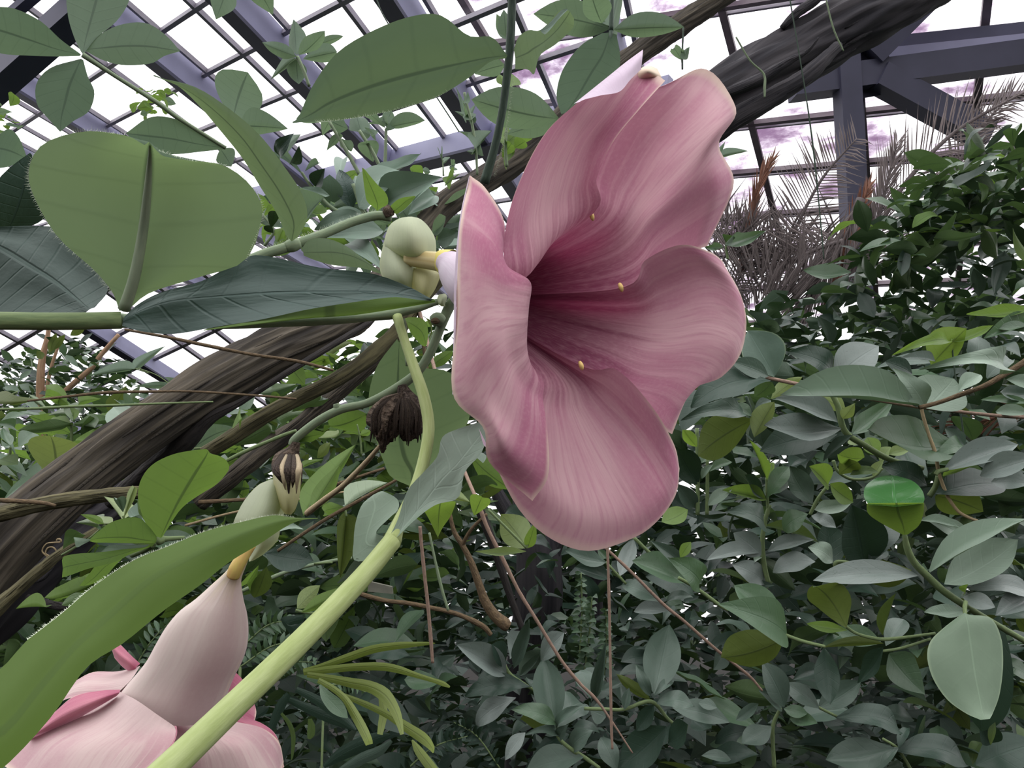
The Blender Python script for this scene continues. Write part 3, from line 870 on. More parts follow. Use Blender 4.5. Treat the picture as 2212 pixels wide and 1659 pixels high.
# back left lobes
znet('petal', [[(905, 1000, .205), (850, 1085, .197), (765, 1170, .194)], [(760, 1035, .208), (700, 1110, .199), (640, 1190, .196)], [(600, 1040, .210), (520, 1120, .202), (440, 1210, .199)], [(480, 1100, .211), (420, 1170, .204), (330, 1280, .201)]], M['lobe2'], nr=16, nc=14, flip=True)
znet('petal', [[(775, 1152, .190), (772, 1172, .188), (752, 1195, .192)], [(650, 1160, .190), (620, 1230, .186), (590, 1290, .192)], [(480, 1195, .192), (400, 1330, .187), (380, 1410, .194)], [(350, 1300, .195), (210, 1450, .189), (190, 1480, .195)]], M['lobe2p'], nr=16, nc=14, flip=True)
znet('petal', [[(905, 985, .206), (880, 1010, .204), (870, 1035, .204)], [(850, 935, .206), (835, 975, .202), (835, 1035, .205)], [(780, 865, .207), (760, 920, .203), (790, 1005, .206)], [(745, 842, .208), (718, 870, .205), (740, 950, .207)]], M['lobe2p'], nr=16, nc=14, flip=True)
# its calyx above the green blade: pale sepals
zC = Z(400, 850, 700 / 2111)
cy2 = empty('calyx', (0, 0, 0)); cy2.parent = fl2; cy2.location = (0, 0, 0)
def zb(name, rows, d, h, mat): return bulge(name, [(zC(*l), zC(*r)) for l, r in rows], d, h, mat, cy2)
zb('sepal', [((555, 560), (600, 560)), ((470, 600), (640, 620)), ((390, 690), (660, 720)), ((340, 780), (640, 800)), ((320, 860), (620, 880)), ((420, 960), (600, 960)), ((420, 1040), (520, 1040)), ((415, 1095), (440, 1090))], .205, .012, M['sepal'])
zb('sepal', [((570, 520), (755, 520)), ((575, 580), (752, 590)), ((590, 660), (745, 670)), ((620, 740), (720, 750)), ((650, 785), (690, 790))], .200, .008, M['sepal_yellow'])
# ================================================================ the allamanda vine and its leaves
def hairs(name, parent, pts, mat, length=0.0016, n=160, seed=1):
    """downy fringe along a polyline of (x, y, depth): fine standing hairs, one mesh"""
    r_ = random.Random(seed)
    A = crv(pts, n)
    vs, fs = [], []
    for i in range(n):
        p = P(*A[i])
        q = P(*A[min(i + 1, n - 1)]) if i < n - 1 else P(*A[i - 1])
        t = (q - p).normalized()
        if i == n - 1: t = -t
        side = t.cross(FWD).normalized()
        d = (side * r_.uniform(0.3, 1.2) * (1) + t * r_.uniform(-.5, .5) + FWD * r_.uniform(-.5, .5)).normalized()
        L = length * r_.uniform(0.5, 1.2)
        w = 0.00006
        k = len(vs)
        vs += [p - t * w, p + t * w, p + d * L, p + FWD * w * 1.5]
        fs += [(k, k + 1, k + 2), (k + 1, k + 3, k + 2), (k + 3, k, k + 2)]
    o = mesh_obj(name, vs, fs, mat, parent, smooth=False)
    o['kind'] = 'stuff'
    return o
M['hair'] = plainmat('downy_hair', srgb(214, 224, 200), 0.8)

v1 = empty('allamanda_vine', P(0, 693, .17), 'thick green vine stem running in from the left edge below the big round leaf', 'vine')
tube('stem', [(-80, 692, .165, 40), (0, 693, .170, 39), (130, 694, .175, 38), (262, 692, .181, 37)], M['stem'], v1, 18, 16)
tube('stem', [(250, 692, .1835, 34), (300, 694, .192, 28), (480, 699, .211, 24), (600, 695, .219, 24), (720, 690, .224, 23), (800, 684, .231, 20), (850, 678, .235, 24), (872, 672, .236, 20), (905, 665, .238, 17), (945, 652, .241, 14), (962, 655, .243, 9)], M['stem_grey'], v1, 50, 14, knots=0.1)
# near round leaf standing on the node
L1 = leafnet('leaf', [((258, 672), (266, 668), (276, 670)), ((243, 632), (283, 628), (325, 632)), ((205, 585), (297, 578), (425, 600)), ((125, 512), (308, 505), (530, 562)),
    ((76, 430), (316, 430), (566, 465)), ((62, 370), (321, 375), (545, 405)), ((92, 312), (324, 338), (485, 358)), ((180, 284), (325, 318), (405, 346)), ((268, 292), (325, 309), (356, 338)), ((312, 313), (322, 307), (338, 325))],
    .183, .160, M['al_big'], v1, cup=0.18, mid=0.06, sag=.004, nr=30, nc=21, flip=True)
tube('midrib', [(268, 668, .1822, 26), (290, 600, .1795, 24), (308, 505, .1765, 21), (318, 420, .1715, 17), (323, 350, .1665, 10), (324, 315, .1625, 4)], stemmat('leaf_midrib', col((128, 142, 118)), col((140, 152, 126)), 0.7, 8, 0.05), L1 if False else v1, 20, 10)
hairs('leaf_hairs', v1, [(243, 632, .18), (205, 585, .178), (125, 512, .174), (76, 430, .173), (62, 370, .172), (92, 312, .17), (180, 284, .168), (268, 292, .165)], M['hair'], .0011, 170, 2)
hairs('leaf_hairs', v1, [(338, 325, .164), (405, 346, .166), (485, 358, .169), (545, 405, .172), (566, 465, .174), (530, 562, .176)], M['hair'], .0009, 120, 3)
# dark leaf behind, to the left
leafnet('leaf', [((205, 664), (194, 668), (184, 676)), ((233, 625), (165, 645), (120, 677)), ((214, 570), (118, 607), (50, 678)), ((140, 500), (62, 572), (-30, 682)), ((88, 488), (10, 540), (-90, 670)), ((-20, 490), (-60, 505), (-100, 560))],
    .190, .215, M['al_dark'], v1, cup=0.1, mid=-0.12, nr=22, nc=17, wave=.001, flip=True)
# long leaf to the right, dark upper face, rolled margin below
leafnet('leaf', [((269, 684), (266, 692), (264, 704)), ((300, 656), (312, 668), (312, 717)), ((352, 630), (372, 650), (380, 721)), ((436, 607), (440, 643), (472, 705)), ((500, 573), (520, 637), (565, 690)), ((560, 551), (605, 632), (662, 669)),
    ((690, 578), (720, 630), (762, 653)), ((800, 590), (820, 631), (850, 642)), ((880, 618), (890, 640), (905, 648)), ((925, 642), (935, 647), (930, 650))],
    .180, .232, M['al_top'], v1, cup=-0.05, mid=-0.10, nr=34, nc=19, wave=.0008, seed=2)
net('leaf_margin', [[(440, 712, .193), (565, 690, .203), (662, 668, .212), (762, 652, .220), (850, 640, .228), (938, 646, .234)], [(440, 714, .192), (565, 699, .201), (662, 686, .210), (762, 678, .218), (850, 664, .226), (940, 651, .233)], [(440, 713, .194), (565, 698, .204), (662, 688, .213), (762, 681, .221), (850, 668, .229), (940, 653, .236)]],
    M['al_lime'], v1, 8, 24)

# stem from the lower left up to the flower stalk
v2 = empty('allamanda_vine', P(370, 1659, .15), 'thick pale green stem rising from the bottom edge, left of the flower', 'vine')
tube('stem', [(300, 1720, .140, 70), (370, 1655, .145, 66), (500, 1530, .155, 58), (660, 1375, .170, 50), (780, 1250, .185, 44), (848, 1168, .195, 40)], M['stem_light'], v2, 30, 18)
tube('stem', [(846, 1172, .195, 42), (862, 1130, .200, 30), (896, 1060, .207, 28), (918, 985, .213, 27), (926, 920, .217, 26), (915, 855, .220, 25), (893, 790, .224, 23), (872, 730, .229, 20), (858, 684, .234, 22)], M['stem_light'], v2, 36, 14)
tube('stem', [(870, 690, .236, 12), (876, 730, .238, 11), (880, 790, .236, 8)], M['stem_grey'], v2, 10, 8)
# sage leaf going up right from the node
leafnet('leaf', [((842, 1158), (848, 1166), (858, 1160)), ((860, 1120), (880, 1130), (900, 1120)), ((880, 1060), (918, 1082), (942, 1090)), ((915, 1020), (955, 1035), (990, 1075)), ((945, 985), (985, 1005), (1004, 1020)), ((955, 945), (1010, 975), (1035, 985)), ((985, 928), (1030, 950), (1048, 960)), ((1040, 910), (1056, 918), (1062, 930))],
    .194, .222, M['sage'], v2, cup=-0.2, mid=-0.05, nr=26, nc=17)
# curled leaf left of the node
leafnet('leaf', [((836, 1160), (838, 1166), (842, 1172)), ((812, 1150), (810, 1180), (806, 1205)), ((840, 1120), (790, 1170), (765, 1210)), ((860, 1100), (800, 1130), (764, 1170)), ((858, 1078), (810, 1095), (768, 1130)), ((830, 1062), (805, 1072), (782, 1090)), ((820, 1062), (812, 1066), (806, 1070))],
    .200, .214, M['al_sage'], v2, cup=-0.2, nr=22, nc=15)
leafnet('leaf', [((800, 1205), (790, 1210), (770, 1206)), ((795, 1222), (780, 1222), (756, 1222)), ((775, 1240), (760, 1240), (745, 1240)), ((735, 1258), (732, 1260), (728, 1260))], .203, .212, M['al_sage'], v2, cup=0.1, nr=12, nc=9)
# broad leaf behind the pale stem
leafnet('leaf', [((858, 732), (862, 740), (870, 735)), ((815, 790), (860, 800), (905, 790)), ((797, 850), (858, 870), (960, 800)), ((800, 900), (862, 930), (1000, 830)), ((815, 960), (872, 985), (1015, 890)), ((830, 1000), (890, 1020), (1000, 930)), ((845, 1030), (890, 1040), (950, 990)), ((890, 1052), (895, 1050), (900, 1045))],
    .255, .280, M['al_big'], v2, cup=0.1, mid=0.03, nr=26, nc=17, flip=True)
leafnet('leaf', [((868, 690), (872, 692), (876, 690)), ((888, 685), (890, 700), (885, 715)), ((915, 690), (910, 715), (900, 735)), ((925, 715), (918, 735), (910, 745)), ((922, 745), (920, 748), (916, 748))], .262, .27, M['al_lime'], v2, cup=0.1, nr=12, nc=9, flip=True)

# flower stalk with spent heads
v3 = empty('flower_stalk', P(962, 655, .243), 'curved pale green flower stalk with brown withered heads, left of the flower', 'stalk')
tube('stalk', [(985, 640, .243, 22), (968, 668, .243, 22), (952, 706, .243, 20), (930, 760, .243, 20), (905, 800, .243, 20), (878, 824, .243, 20), (840, 848, .243, 19), (790, 872, .243, 18), (738, 884, .243, 18), (690, 908, .243, 19), (640, 946, .243, 18), (630, 962, .243, 16)], M['stem_grey'], v3, 56, 14, knots=0.15)
tube('scar', [(934, 694, .2405, 24), (946, 690, .240, 32), (956, 696, .2405, 24)], M['stem_grey'], v3, 8, 14)
tube('scar', [(933, 693, .2385, 9), (941, 693, .2380, 15), (949, 694, .2385, 9)], M['brown'], v3, 8, 12)
tube('knob', [(726, 872, .243, 13), (729, 880, .243, 16), (736, 888, .243, 14)], M['stem_grey'], v3, 8, 10)
bulge('bract', [((948, 636), (962, 634)), ((944, 646), (966, 642)), ((946, 656), (962, 656)), ((954, 662), (962, 662))], .241, .004, M['sepal'], v3, 10, 10)
leafnet('bract', [((925, 640), (930, 646), (936, 650)), ((935, 652), (940, 656), (945, 658)), ((948, 662), (950, 663), (952, 663))], .240, .242, M['sepal_yellow'], v3, nr=6, nc=6)
M['withered'] = stemmat('withered_brown', srgb(80, 68, 60), srgb(124, 108, 94), 0.9, 16, 1.0, 0.3)
M['withered2'] = stemmat('withered_dark', srgb(66, 56, 51), srgb(104, 90, 80), 0.9, 16, 1.0, 0.3)
tube('withered_head', [(868, 832, .2415, 16), (872, 850, .241, 26), (880, 875, .240, 46), (886, 900, .240, 52), (886, 922, .240, 46), (878, 940, .240, 30), (872, 950, .241, 8)], M['withered2'], v3, 50, 44, 0.42, 6, seed=2)
tube('withered_head', [(868, 855, .2395, 20), (850, 880, .239, 62), (838, 905, .2385, 68), (834, 930, .2385, 56), (828, 955, .239, 22), (826, 978, .240, 6)], M['withered'], v3, 50, 44, 0.42, 6, seed=9)
for k_ in range(22):
    x_ = 806 + k_ * 4.8 + rnd.uniform(-4, 4)
    tube('withered_shred', [(x_ * .45 + 870 * .55, 862, .236, 5), (x_ + 2, 890, .2335, 7), (x_, 922, .2335, 7), (x_ + rnd.uniform(-7, 7), 946 + rnd.uniform(-8, 18), .236, 2)], M['withered'] if k_ % 2 else M['withered2'], v3, 8, 6)
tube('withered_cap', [(640, 955, .2425, 17), (634, 972, .2425, 26), (626, 988, .242, 50), (622, 1002, .242, 62), (622, 1022, .242, 60), (624, 1044, .242, 50), (622, 1056, .243, 40)], M['withered'], v3, 24, 22, 0.16, 6, seed=4)
tanm = stemmat('tan_shred', srgb(150, 134, 108), srgb(176, 162, 134), 0.8)
for k_, (x0, x1, ww) in enumerate(((596, 610, 17), (609, 616, 12), (621, 624, 16), (635, 632, 13), (646, 640, 14))):
    tube('withered_shred', [(x0 * .6 + 634 * .4, 985, .215, ww * .7), (x0, 1010, .1935, ww), (x0 + (x1 - x0) * .5, 1028 + (k_ * 7) % 14, .1905, ww * .8), (x1, 1044 + (k_ * 13) % 30, .1925, 2)], tanm if k_ in (1, 4) else M['withered' if k_ % 2 else 'withered2'], v3, 14, 8, 0.1)

# long green blade in the lower left corner, close to the lens
v4 = empty('blade_leaf', P(0, 1600, .12), 'long soft green blade leaf sweeping out of the lower left corner', 'leaf')
z7p = lambda x, y: z7(x, y)
rows4 = [((-420, 1060), (-330, 1420), (-260, 1850)), ((-60, 1060), (-10, 1440), (30, 1650)), ((180, 830), (250, 1150), (330, 1330)), ((400, 660), (480, 880), (560, 1010)), ((600, 490), (700, 680), (800, 850)), ((860, 320), (960, 450), (1060, 640)), ((1080, 230), (1200, 310), (1290, 480)), ((1330, 130), (1450, 190), (1480, 330)), ((1560, 70), (1650, 110), (1680, 210)), ((1760, 28), (1820, 60), (1830, 110)), ((1900, 42), (1930, 48), (1940, 60)), ((2050, 45), (2052, 47), (2054, 49))]
leafnet('blade', [tuple(z7(*p) for p in r) for r in rows4], .105, .172, M['al_near'], v4, cup=0.28, mid=0.04, nr=40, nc=19, flip=True)
hairs('blade_hairs', v4, [z7(180, 830) + (.115,), z7(400, 660) + (.122,), z7(600, 490) + (.129,), z7(860, 320) + (.136,), z7(1080, 230) + (.143,), z7(1330, 130) + (.150,), z7(1560, 70) + (.156,), z7(1760, 28) + (.163,), z7(1900, 42) + (.168,)], M['hair'], .0005, 300, 5)

# ================================================================ narrow leaf shoot in the upper left
s5 = empty('allamanda_shoot', P(560, 550, .27), 'downy shoot with a long narrow twisted leaf pointing to the top left', 'vine')
tube('stem', [(480, 590, .262, 22), (560, 553, .266, 22), (626, 532, .27, 22), (700, 505, .276, 20), (760, 480, .281, 19), (812, 466, .285, 20), (845, 470, .285, 18)], M['stem_grey'], s5, 30, 14)
hairs('stem_hairs', s5, [(560, 541, .266), (626, 520, .27), (700, 494, .276), (760, 470, .281), (812, 456, .285)], M['hair'], .0014, 120, 7)
tube('node', [(618, 534, .2695, 24), (632, 530, .27, 30), (648, 526, .271, 22)], M['stem_grey'], s5, 8, 12)
leafnet('leaf', [((618, 508), (630, 521), (644, 512)), ((596, 458), (634, 478), (664, 470)), ((560, 400), (606, 418), (652, 418)), ((526, 345), (565, 357), (612, 357)), ((480, 287), (522, 297), (562, 293)), ((428, 226), (462, 238), (502, 240)), ((382, 184), (402, 194), (424, 189)), ((334, 162), (330, 163), (335, 166))],
    .266, .235, M['al_big'], s5, cup=0.2, mid=0.05, nr=30, nc=15, flip=True)
leafnet('leaf', [((650, 540), (655, 545), (656, 552)), ((668, 518), (682, 545), (680, 562)), ((705, 515), (722, 545), (715, 572)), ((745, 530), (757, 552), (752, 576)), ((780, 555), (792, 568), (785, 580)), ((825, 588), (826, 590), (824, 592))], .268, .262, M['al_big'], s5, cup=0.25, nr=20, nc=11, flip=True)
# bracts and tip bud at the end of the shoot
leafnet('bract', [((810, 450), (815, 456), (822, 450)), ((793, 435), (815, 440), (838, 440)), ((788, 412), (806, 415), (834, 418)), ((785, 390), (796, 392), (812, 395)), ((782, 362), (784, 363), (787, 365))], .282, .272, M['al_lime'], s5, cup=-0.35, nr=16, nc=11, flip=True)
leafnet('bract', [((840, 452), (846, 460), (858, 462)), ((848, 440), (862, 448), (874, 452)), ((866, 428), (878, 434), (886, 440)), ((896, 423), (897, 424), (898, 425))], .284, .278, M['al_lime'], s5, cup=-0.3, nr=12, nc=9, flip=True)
tube('dry_tip', [(842, 468, .284, 20), (838, 455, .2835, 26), (842, 445, .2835, 14)], M['withered'], s5, 10, 12, 0.15)

# ================================================================ upright stem at the top with the very large leaf
s6 = empty('allamanda_shoot', P(1050, 390, .32), 'dark upright hairy stem at the top bearing the broad green leaf', 'vine')
tube('stem', [(1107, -60, .30, 18), (1106, 0, .303, 18), (1103, 80, .306, 19), (1098, 140, .309, 18), (1085, 240, .314, 17), (1068, 320, .318, 18), (1046, 396, .322, 21)], M['stem_dark'], s6, 30, 14)
hairs('stem_hairs', s6, [(1107, 160, .309), (1098, 240, .314), (1083, 320, .318), (1066, 380, .322)], M['hair'], .0016, 110, 8)
leafnet('leaf', [((1092, 114), (1096, 120), (1093, 126)), ((1062, 80), (1055, 125), (1060, 133)), ((1012, 77), (992, 138), (1010, 170)), ((952, 33), (922, 154), (942, 210)), ((886, 36), (842, 175), (862, 235)), ((802, 68), (772, 198), (782, 252)), ((726, 116), (712, 223), (716, 261)), ((674, 188), (676, 245), (684, 263)), ((646, 250), (650, 258), (654, 264)), ((631, 264), (632, 265), (634, 266))],
    .306, .262, M['al_big'], s6, cup=0.12, mid=0.04, nr=34, nc=17, flip=True)
hairs('leaf_hairs', s6, [(684, 264, .265), (716, 262, .27), (782, 253, .277), (862, 236, .285), (942, 211, .292), (1010, 171, .298)], M['hair'], .0012, 110, 9)
leafnet('leaf', [((1110, 108), (1113, 125), (1113, 150)), ((1120, 80), (1138, 115), (1140, 150)), ((1142, 65), (1152, 105), (1154, 160)), ((1164, 66), (1176, 90), (1166, 120)), ((1186, 48), (1202, 66), (1200, 96)), ((1206, 24), (1222, 40), (1236, 62)), ((1222, 19), (1231, 25), (1240, 40))], .306, .290, M['al_big'], s6, cup=0.1, nr=22, nc=13, flip=True)
leafnet('leaf', [((1166, 66), (1168, 67), (1170, 70)), ((1180, 56), (1182, 63), (1178, 74)), ((1196, 40), (1200, 50), (1190, 62)), ((1212, 22), (1215, 30), (1208, 40)), ((1224, 19), (1226, 20), (1226, 22))], .288, .285, M['al_sage'], s6, nr=10, nc=7)
leaf(s6, (1090, 140), (1025, 160), 40, .315, M['al_under'], 180, 0.0, 'ovate', 0)
leaf(s6, (1094, 80), (1088, 20), 34, .33, M['al_under'], 180, 0.0, 'ovate', 1)
leaf(s6, (1092, 85), (1072, 30), 26, .335, M['al_under'], 180, 0.0, 'elliptic', 2)

# ================================================================ whorls of leaves against the roof
def sprig(name, label, cat, d, stems, leaves, mat, smat, roll=180, group=None):
    """stems: lists of (x, y, width); leaves: (bx, by, tx, ty, w[, shape[, material]])"""
    x, y = stems[0][0][0], stems[0][0][1]
    e = empty(name, P(x, y, d), label, cat, group)
    for s in stems:
        tube('stem', [(a[0], a[1], d + (a[3] if len(a) > 3 else 0), a[2]) for a in s], smat, e, max(8, 5 * len(s)), 8)
    for l in leaves:
        shp = l[5] if len(l) > 5 else 'elliptic'
        m_ = M[l[6]] if len(l) > 6 else mat
        leaf(e, (l[0], l[1]), (l[2], l[3]), l[4], d + rnd.uniform(-.01, .01) * d * 3, m_, roll + rnd.uniform(-22, 22), rnd.uniform(-.08, .12) * d, shp)
    return e

s7 = empty('allamanda_shoot', P(385, 255, .36), 'four-leaved whorl on a thin stem in the top left corner', 'vine')
tube('stem', [(488, 320, .38, 8), (385, 255, .37, 9), (340, 222, .365, 10), (250, 165, .358, 9), (178, 118, .35, 12)], M['stem_grey'], s7, 24, 10)
leafnet('leaf', [((172, 115), (175, 118), (172, 121)), ((132, 86), (122, 106), (126, 122)), ((82, 42), (62, 86), (60, 120)), ((12, 15), (0, 66), (0, 115)), ((-60, 30), (-60, 50), (-60, 90))], .348, .33, M['al_under'], s7, cup=0.1, flip=True)
leafnet('leaf', [((175, 112), (179, 117), (184, 112)), ((160, 80), (185, 85), (208, 82)), ((147, 35), (197, 40), (255, 42)), ((145, -15), (210, -10), (280, -8)), ((170, -60), (215, -60), (260, -60))], .35, .365, M['al_under'], s7, cup=0.1, flip=True)
leafnet('leaf', [((185, 103), (185, 107), (186, 111)), ((215, 75), (222, 103), (225, 131)), ((262, 53), (270, 99), (270, 141)), ((316, 50), (320, 100), (326, 137)), ((358, 76), (360, 106), (355, 121)), ((389, 110), (389, 110), (388, 111))], .352, .365, M['al_under'], s7, cup=0.1, flip=True)
leafnet('leaf', [((170, 128), (175, 127), (180, 130)), ((110, 146), (165, 150), (190, 166)), ((79, 180), (150, 185), (204, 200)), ((80, 225), (141, 220), (192, 240)), ((104, 256), (133, 252), (158, 262)), ((129, 284), (130, 284), (131, 284))], .35, .335, M['al_under'], s7, cup=0.1, flip=True)
leafnet('leaf', [((488, 318), (488, 320), (486, 322)), ((440, 290), (432, 312), (432, 328)), ((382, 258), (370, 300), (382, 333)), ((325, 253), (310, 293), (340, 330)), ((274, 286), (272, 288), (280, 296))], .38, .36, M['al_under'], s7, cup=0.1, flip=True)
leaf(s7, (476, 322), (500, 360), 46, .4, M['al_under'], 180, 0, 'ovate', 0)

sprig('allamanda_shoot', 'pair of broad rounded leaves behind the long narrow leaf at upper left', 'vine', .45, [[(540, 330, 8), (515, 285, 8), (505, 262, 8)]],
      [(503, 264, 535, 156, 104, 'obovate'), (516, 272, 622, 278, 60, 'ovate'), (600, 330, 650, 290, 34, 'lance', 'al_sage')], M['al_under'], M['stem_grey'])
sprig('allamanda_shoot', 'small whorl of young leaves left of the broad leaf, against the roof', 'vine', .55, [[(668, 186, 7), (655, 150, 7), (642, 122, 8)]],
      [(640, 118, 634, 42, 40, 'obovate'), (645, 118, 702, 68, 32), (640, 122, 566, 92, 30, 'lance'), (636, 126, 585, 172, 26, 'lance'), (640, 128, 645, 182, 42, 'ovate'), (670, 105, 742, 78, 18, 'lance'), (655, 128, 728, 112, 38)], M['al_under'], M['stem_grey'])
sprig('allamanda_shoot', 'leaves hanging in from the top edge, left of centre', 'vine', .5, [[(500, -60, 8), (495, -20, 7)]],
      [(490, -40, 466, 42, 62, 'ovate'), (540, -60, 590, 32, 60, 'ovate')], M['al_under'], M['stem_grey'])
s8 = sprig('allamanda_shoot', 'whorl of long leaves at the top, right of the dark upright stem', 'vine', .42, [[(1322, -60, 8), (1322, 0, 8), (1320, 66, 10)], [(1320, 66, 9), (1300, 200, 8), (1230, 260, 9)]],
      [(1316, 62, 1152, 30, 74, 'elliptic'), (1322, 60, 1350, -60, 84, 'elliptic'), (1326, 64, 1478, 58, 52, 'elliptic'), (1300, 50, 1270, -40, 60, 'ovate'), (1206, 256, 1018, 214, 84, 'elliptic'), (1205, 258, 1096, 290, 52, 'elliptic')], M['al_under'], M['stem_dark'])
leafnet('leaf', [((1300, 72), (1318, 70), (1332, 75)), ((1255, 98), (1302, 118), (1340, 128)), ((1216, 150), (1276, 160), (1330, 165)), ((1202, 205), (1250, 205), (1290, 210)), ((1212, 246), (1222, 244), (1236, 246))], .42, .40, M['al_under'], s8, cup=0.1, flip=True)
sprig('allamanda_shoot', 'slender upright young shoot with a four-leaf tip below the broad leaf', 'vine', .7, [[(831, 372, 8), (833, 320, 7), (834, 278, 6)]],
      [(833, 276, 788, 245, 20), (834, 274, 846, 238, 28, 'obovate'), (836, 276, 918, 260, 32), (832, 280, 790, 270, 24, 'ovate'), (800, 292, 778, 280, 22, 'ovate')], M['al_under'], M['stem_grey'])
sprig('allamanda_shoot', 'two thin leaning shoots with paired leaves below the broad leaf', 'vine', .6, [[(778, 380, 8), (745, 320, 8), (712, 264, 7)], [(820, 358, 8), (800, 320, 8), (776, 282, 7)]],
      [(708, 262, 640, 256, 24), (712, 264, 696, 294, 30, 'ovate'), (716, 262, 752, 278, 42, 'ovate'), (740, 292, 706, 326, 18), (738, 300, 760, 325, 26), (780, 284, 768, 248, 46, 'ovate'), (790, 305, 806, 350, 46, 'elliptic'), (788, 276, 802, 292, 18)], M['al_under'], M['stem_grey'])
sprig('allamanda_shoot', 'pale upright young shoot with opposite leaf pairs left of the dark stem', 'vine', .7, [[(1031, 378, 5), (1028, 325, 6), (1020, 270, 6), (1008, 225, 6), (1003, 200, 6)]],
      [(1002, 222, 985, 190, 20), (1005, 222, 1010, 198, 14), (1014, 262, 982, 240, 24, 'ovate'), (1016, 260, 1030, 222, 20, 'ovate'), (1018, 268, 1026, 250, 14), (1024, 322, 990, 284, 36, 'ovate'), (1028, 322, 1062, 282, 34, 'ovate'), (1028, 330, 1012, 326, 12)], M['al_under'], M['stem_grey'])
sprig('allamanda_shoot', 'bright young leaves crowded right of the dark stem above the liana', 'vine', .75, [[(1095, 360, 7), (1092, 320, 7), (1096, 250, 6)]],
      [(1094, 350, 1082, 322, 34, 'ovate'), (1092, 322, 1072, 300, 30, 'ovate'), (1098, 305, 1120, 282, 34, 'ovate'), (1092, 300, 1100, 262, 30), (1120, 290, 1150, 300, 26), (1085, 340, 1105, 310, 28), (1112, 320, 1135, 305, 30), (1100, 190, 1098, 155, 26, 'spoon'), (1086, 185, 1078, 160, 20)], M['al_lime'], M['stem_grey'])
sprig('allamanda_shoot', 'tiny leafy shoot tips against the glass left of the pink petal point', 'vine', .9, [[(958, 380, 4), (957, 360, 3), (956, 345, 3)], [(978, 385, 3), (976, 365, 3)]],
      [(956, 352, 952, 334, 10), (957, 352, 965, 340, 9), (976, 368, 968, 355, 10), (976, 368, 985, 352, 10), (976, 366, 976, 345, 9), (965, 400, 980, 380, 26, 'ovate', 'al_lime'), (930, 372, 912, 366, 14)], M['al_under'], M['stem_grey'])
sprig('leafy_shoot', 'small leaves beside the pink petal, over the bright glass right of the flower', 'shoot', .9, [[(1540, 330, 4), (1560, 335, 4)]],
      [(1556, 338, 1616, 326, 18, 'lance'), (1552, 335, 1566, 306, 14), (1550, 335, 1545, 312, 12)], M['al_under'], M['stem_dark'])
sprig('leafy_shoot', 'small leaf pair hanging below the dark vine, above the upper right petal', 'shoot', .8, [[(1476, 60, 4), (1474, 112, 4), (1474, 150, 4)]],
      [(1474, 128, 1490, 100, 18, 'ovate'), (1472, 128, 1455, 108, 22, 'ovate'), (1472, 135, 1480, 118, 12)], M['al_under'], M['stem_dark'])
sprig('leafy_shoot', 'green arrow-shaped leaves just right of the upper right petal notch', 'shoot', .7, [[(1572, 560, 6), (1568, 532, 5)]],
      [(1566, 530, 1655, 498, 34, 'ovate', 'mid'), (1562, 532, 1524, 534, 18, 'lance', 'mid'), (1568, 528, 1560, 505, 22, 'ovate', 'mid')], M['mid'], M['stem'], 0)

# sage thicket between the shoots and the calyx
zD = Z(560, 220, 550 / 2172)
def zl(*v):
    return zD(v[0], v[1]) + zD(v[2], v[3]) + (v[4] * 550 / 2172,) + tuple(v[5:])
sprig('allamanda_shoot', 'cluster of bluish sage leaves behind the round green calyx', 'vine', .42, [[zD(900, 960) + (9,), zD(860, 880) + (8,), zD(800, 700) + (8,)], [zD(690, 950) + (9,), zD(580, 870) + (8,), zD(430, 700) + (7,), zD(360, 600) + (6,)]],
      [zl(790, 930, 680, 580, 170, 'lance', 'al_top'), zl(1040, 880, 1560, 640, 300, 'ovate', 'al_sage'), zl(850, 900, 1250, 600, 270, 'ovate', 'al_sage'), zl(930, 640, 1380, 440, 110, 'lance', 'al_sage'), zl(640, 860, 600, 620, 200, 'elliptic', 'al_sage'), zl(1190, 960, 1520, 640, 160, 'lance', 'al_sage'),
       zl(1270, 960, 1500, 800, 190, 'ovate', 'al_sage'), zl(470, 1090, 880, 960, 150, 'lance', 'al_sage'), zl(500, 1150, 1060, 1100, 290, 'elliptic', 'al_sage'), zl(760, 1210, 1060, 1440, 160, 'ovate', 'al_sage'), zl(680, 680, 720, 490, 110, 'elliptic', 'al_sage'), zl(400, 1000, 560, 810, 200, 'ovate', 'al_under'), zl(1470, 1120, 1590, 980, 110, 'elliptic', 'al_under'),
       zl(1520, 1180, 1680, 1120, 170, 'ovate', 'al_sage'), zl(600, 800, 360, 730, 80, 'lance', 'al_sage'), zl(180, 460, 300, 270, 110, 'elliptic', 'al_top'), zl(270, 520, 340, 370, 80, 'elliptic', 'al_top'), zl(480, 720, 560, 570, 130, 'elliptic', 'al_top'), zl(390, 590, 510, 520, 60, 'lance', 'al_under'), zl(370, 620, 190, 520, 80, 'lance', 'al_under'),
       zl(900, 760, 1000, 640, 150, 'ovate', 'al_sage'), zl(1400, 640, 1290, 560, 120, 'ovate', 'al_lime'), zl(1580, 720, 1660, 640, 90, 'ovate', 'al_lime')], M['al_sage'], M['stem_grey'], 0)
sprig('allamanda_shoot', 'bright lime leaves low beside the long narrow leaf', 'vine', .4, [[zD(40, 1230) + (7,), zD(120, 1100) + (6,), zD(20, 950) + (6,)]],
      [zl(180, 1220, 10, 1130, 90, 'lance', 'al_lime'), zl(150, 1190, 200, 1090, 70, 'elliptic', 'al_lime'), zl(20, 960, 0, 840, 110, 'lance', 'al_lime'), zl(40, 980, 130, 900, 70, 'elliptic', 'al_lime'), zl(120, 1120, 40, 1060, 60, 'elliptic', 'dark'), zl(100, 1080, 130, 930, 90, 'elliptic', 'dark')], M['al_lime'], M['stem_grey'])
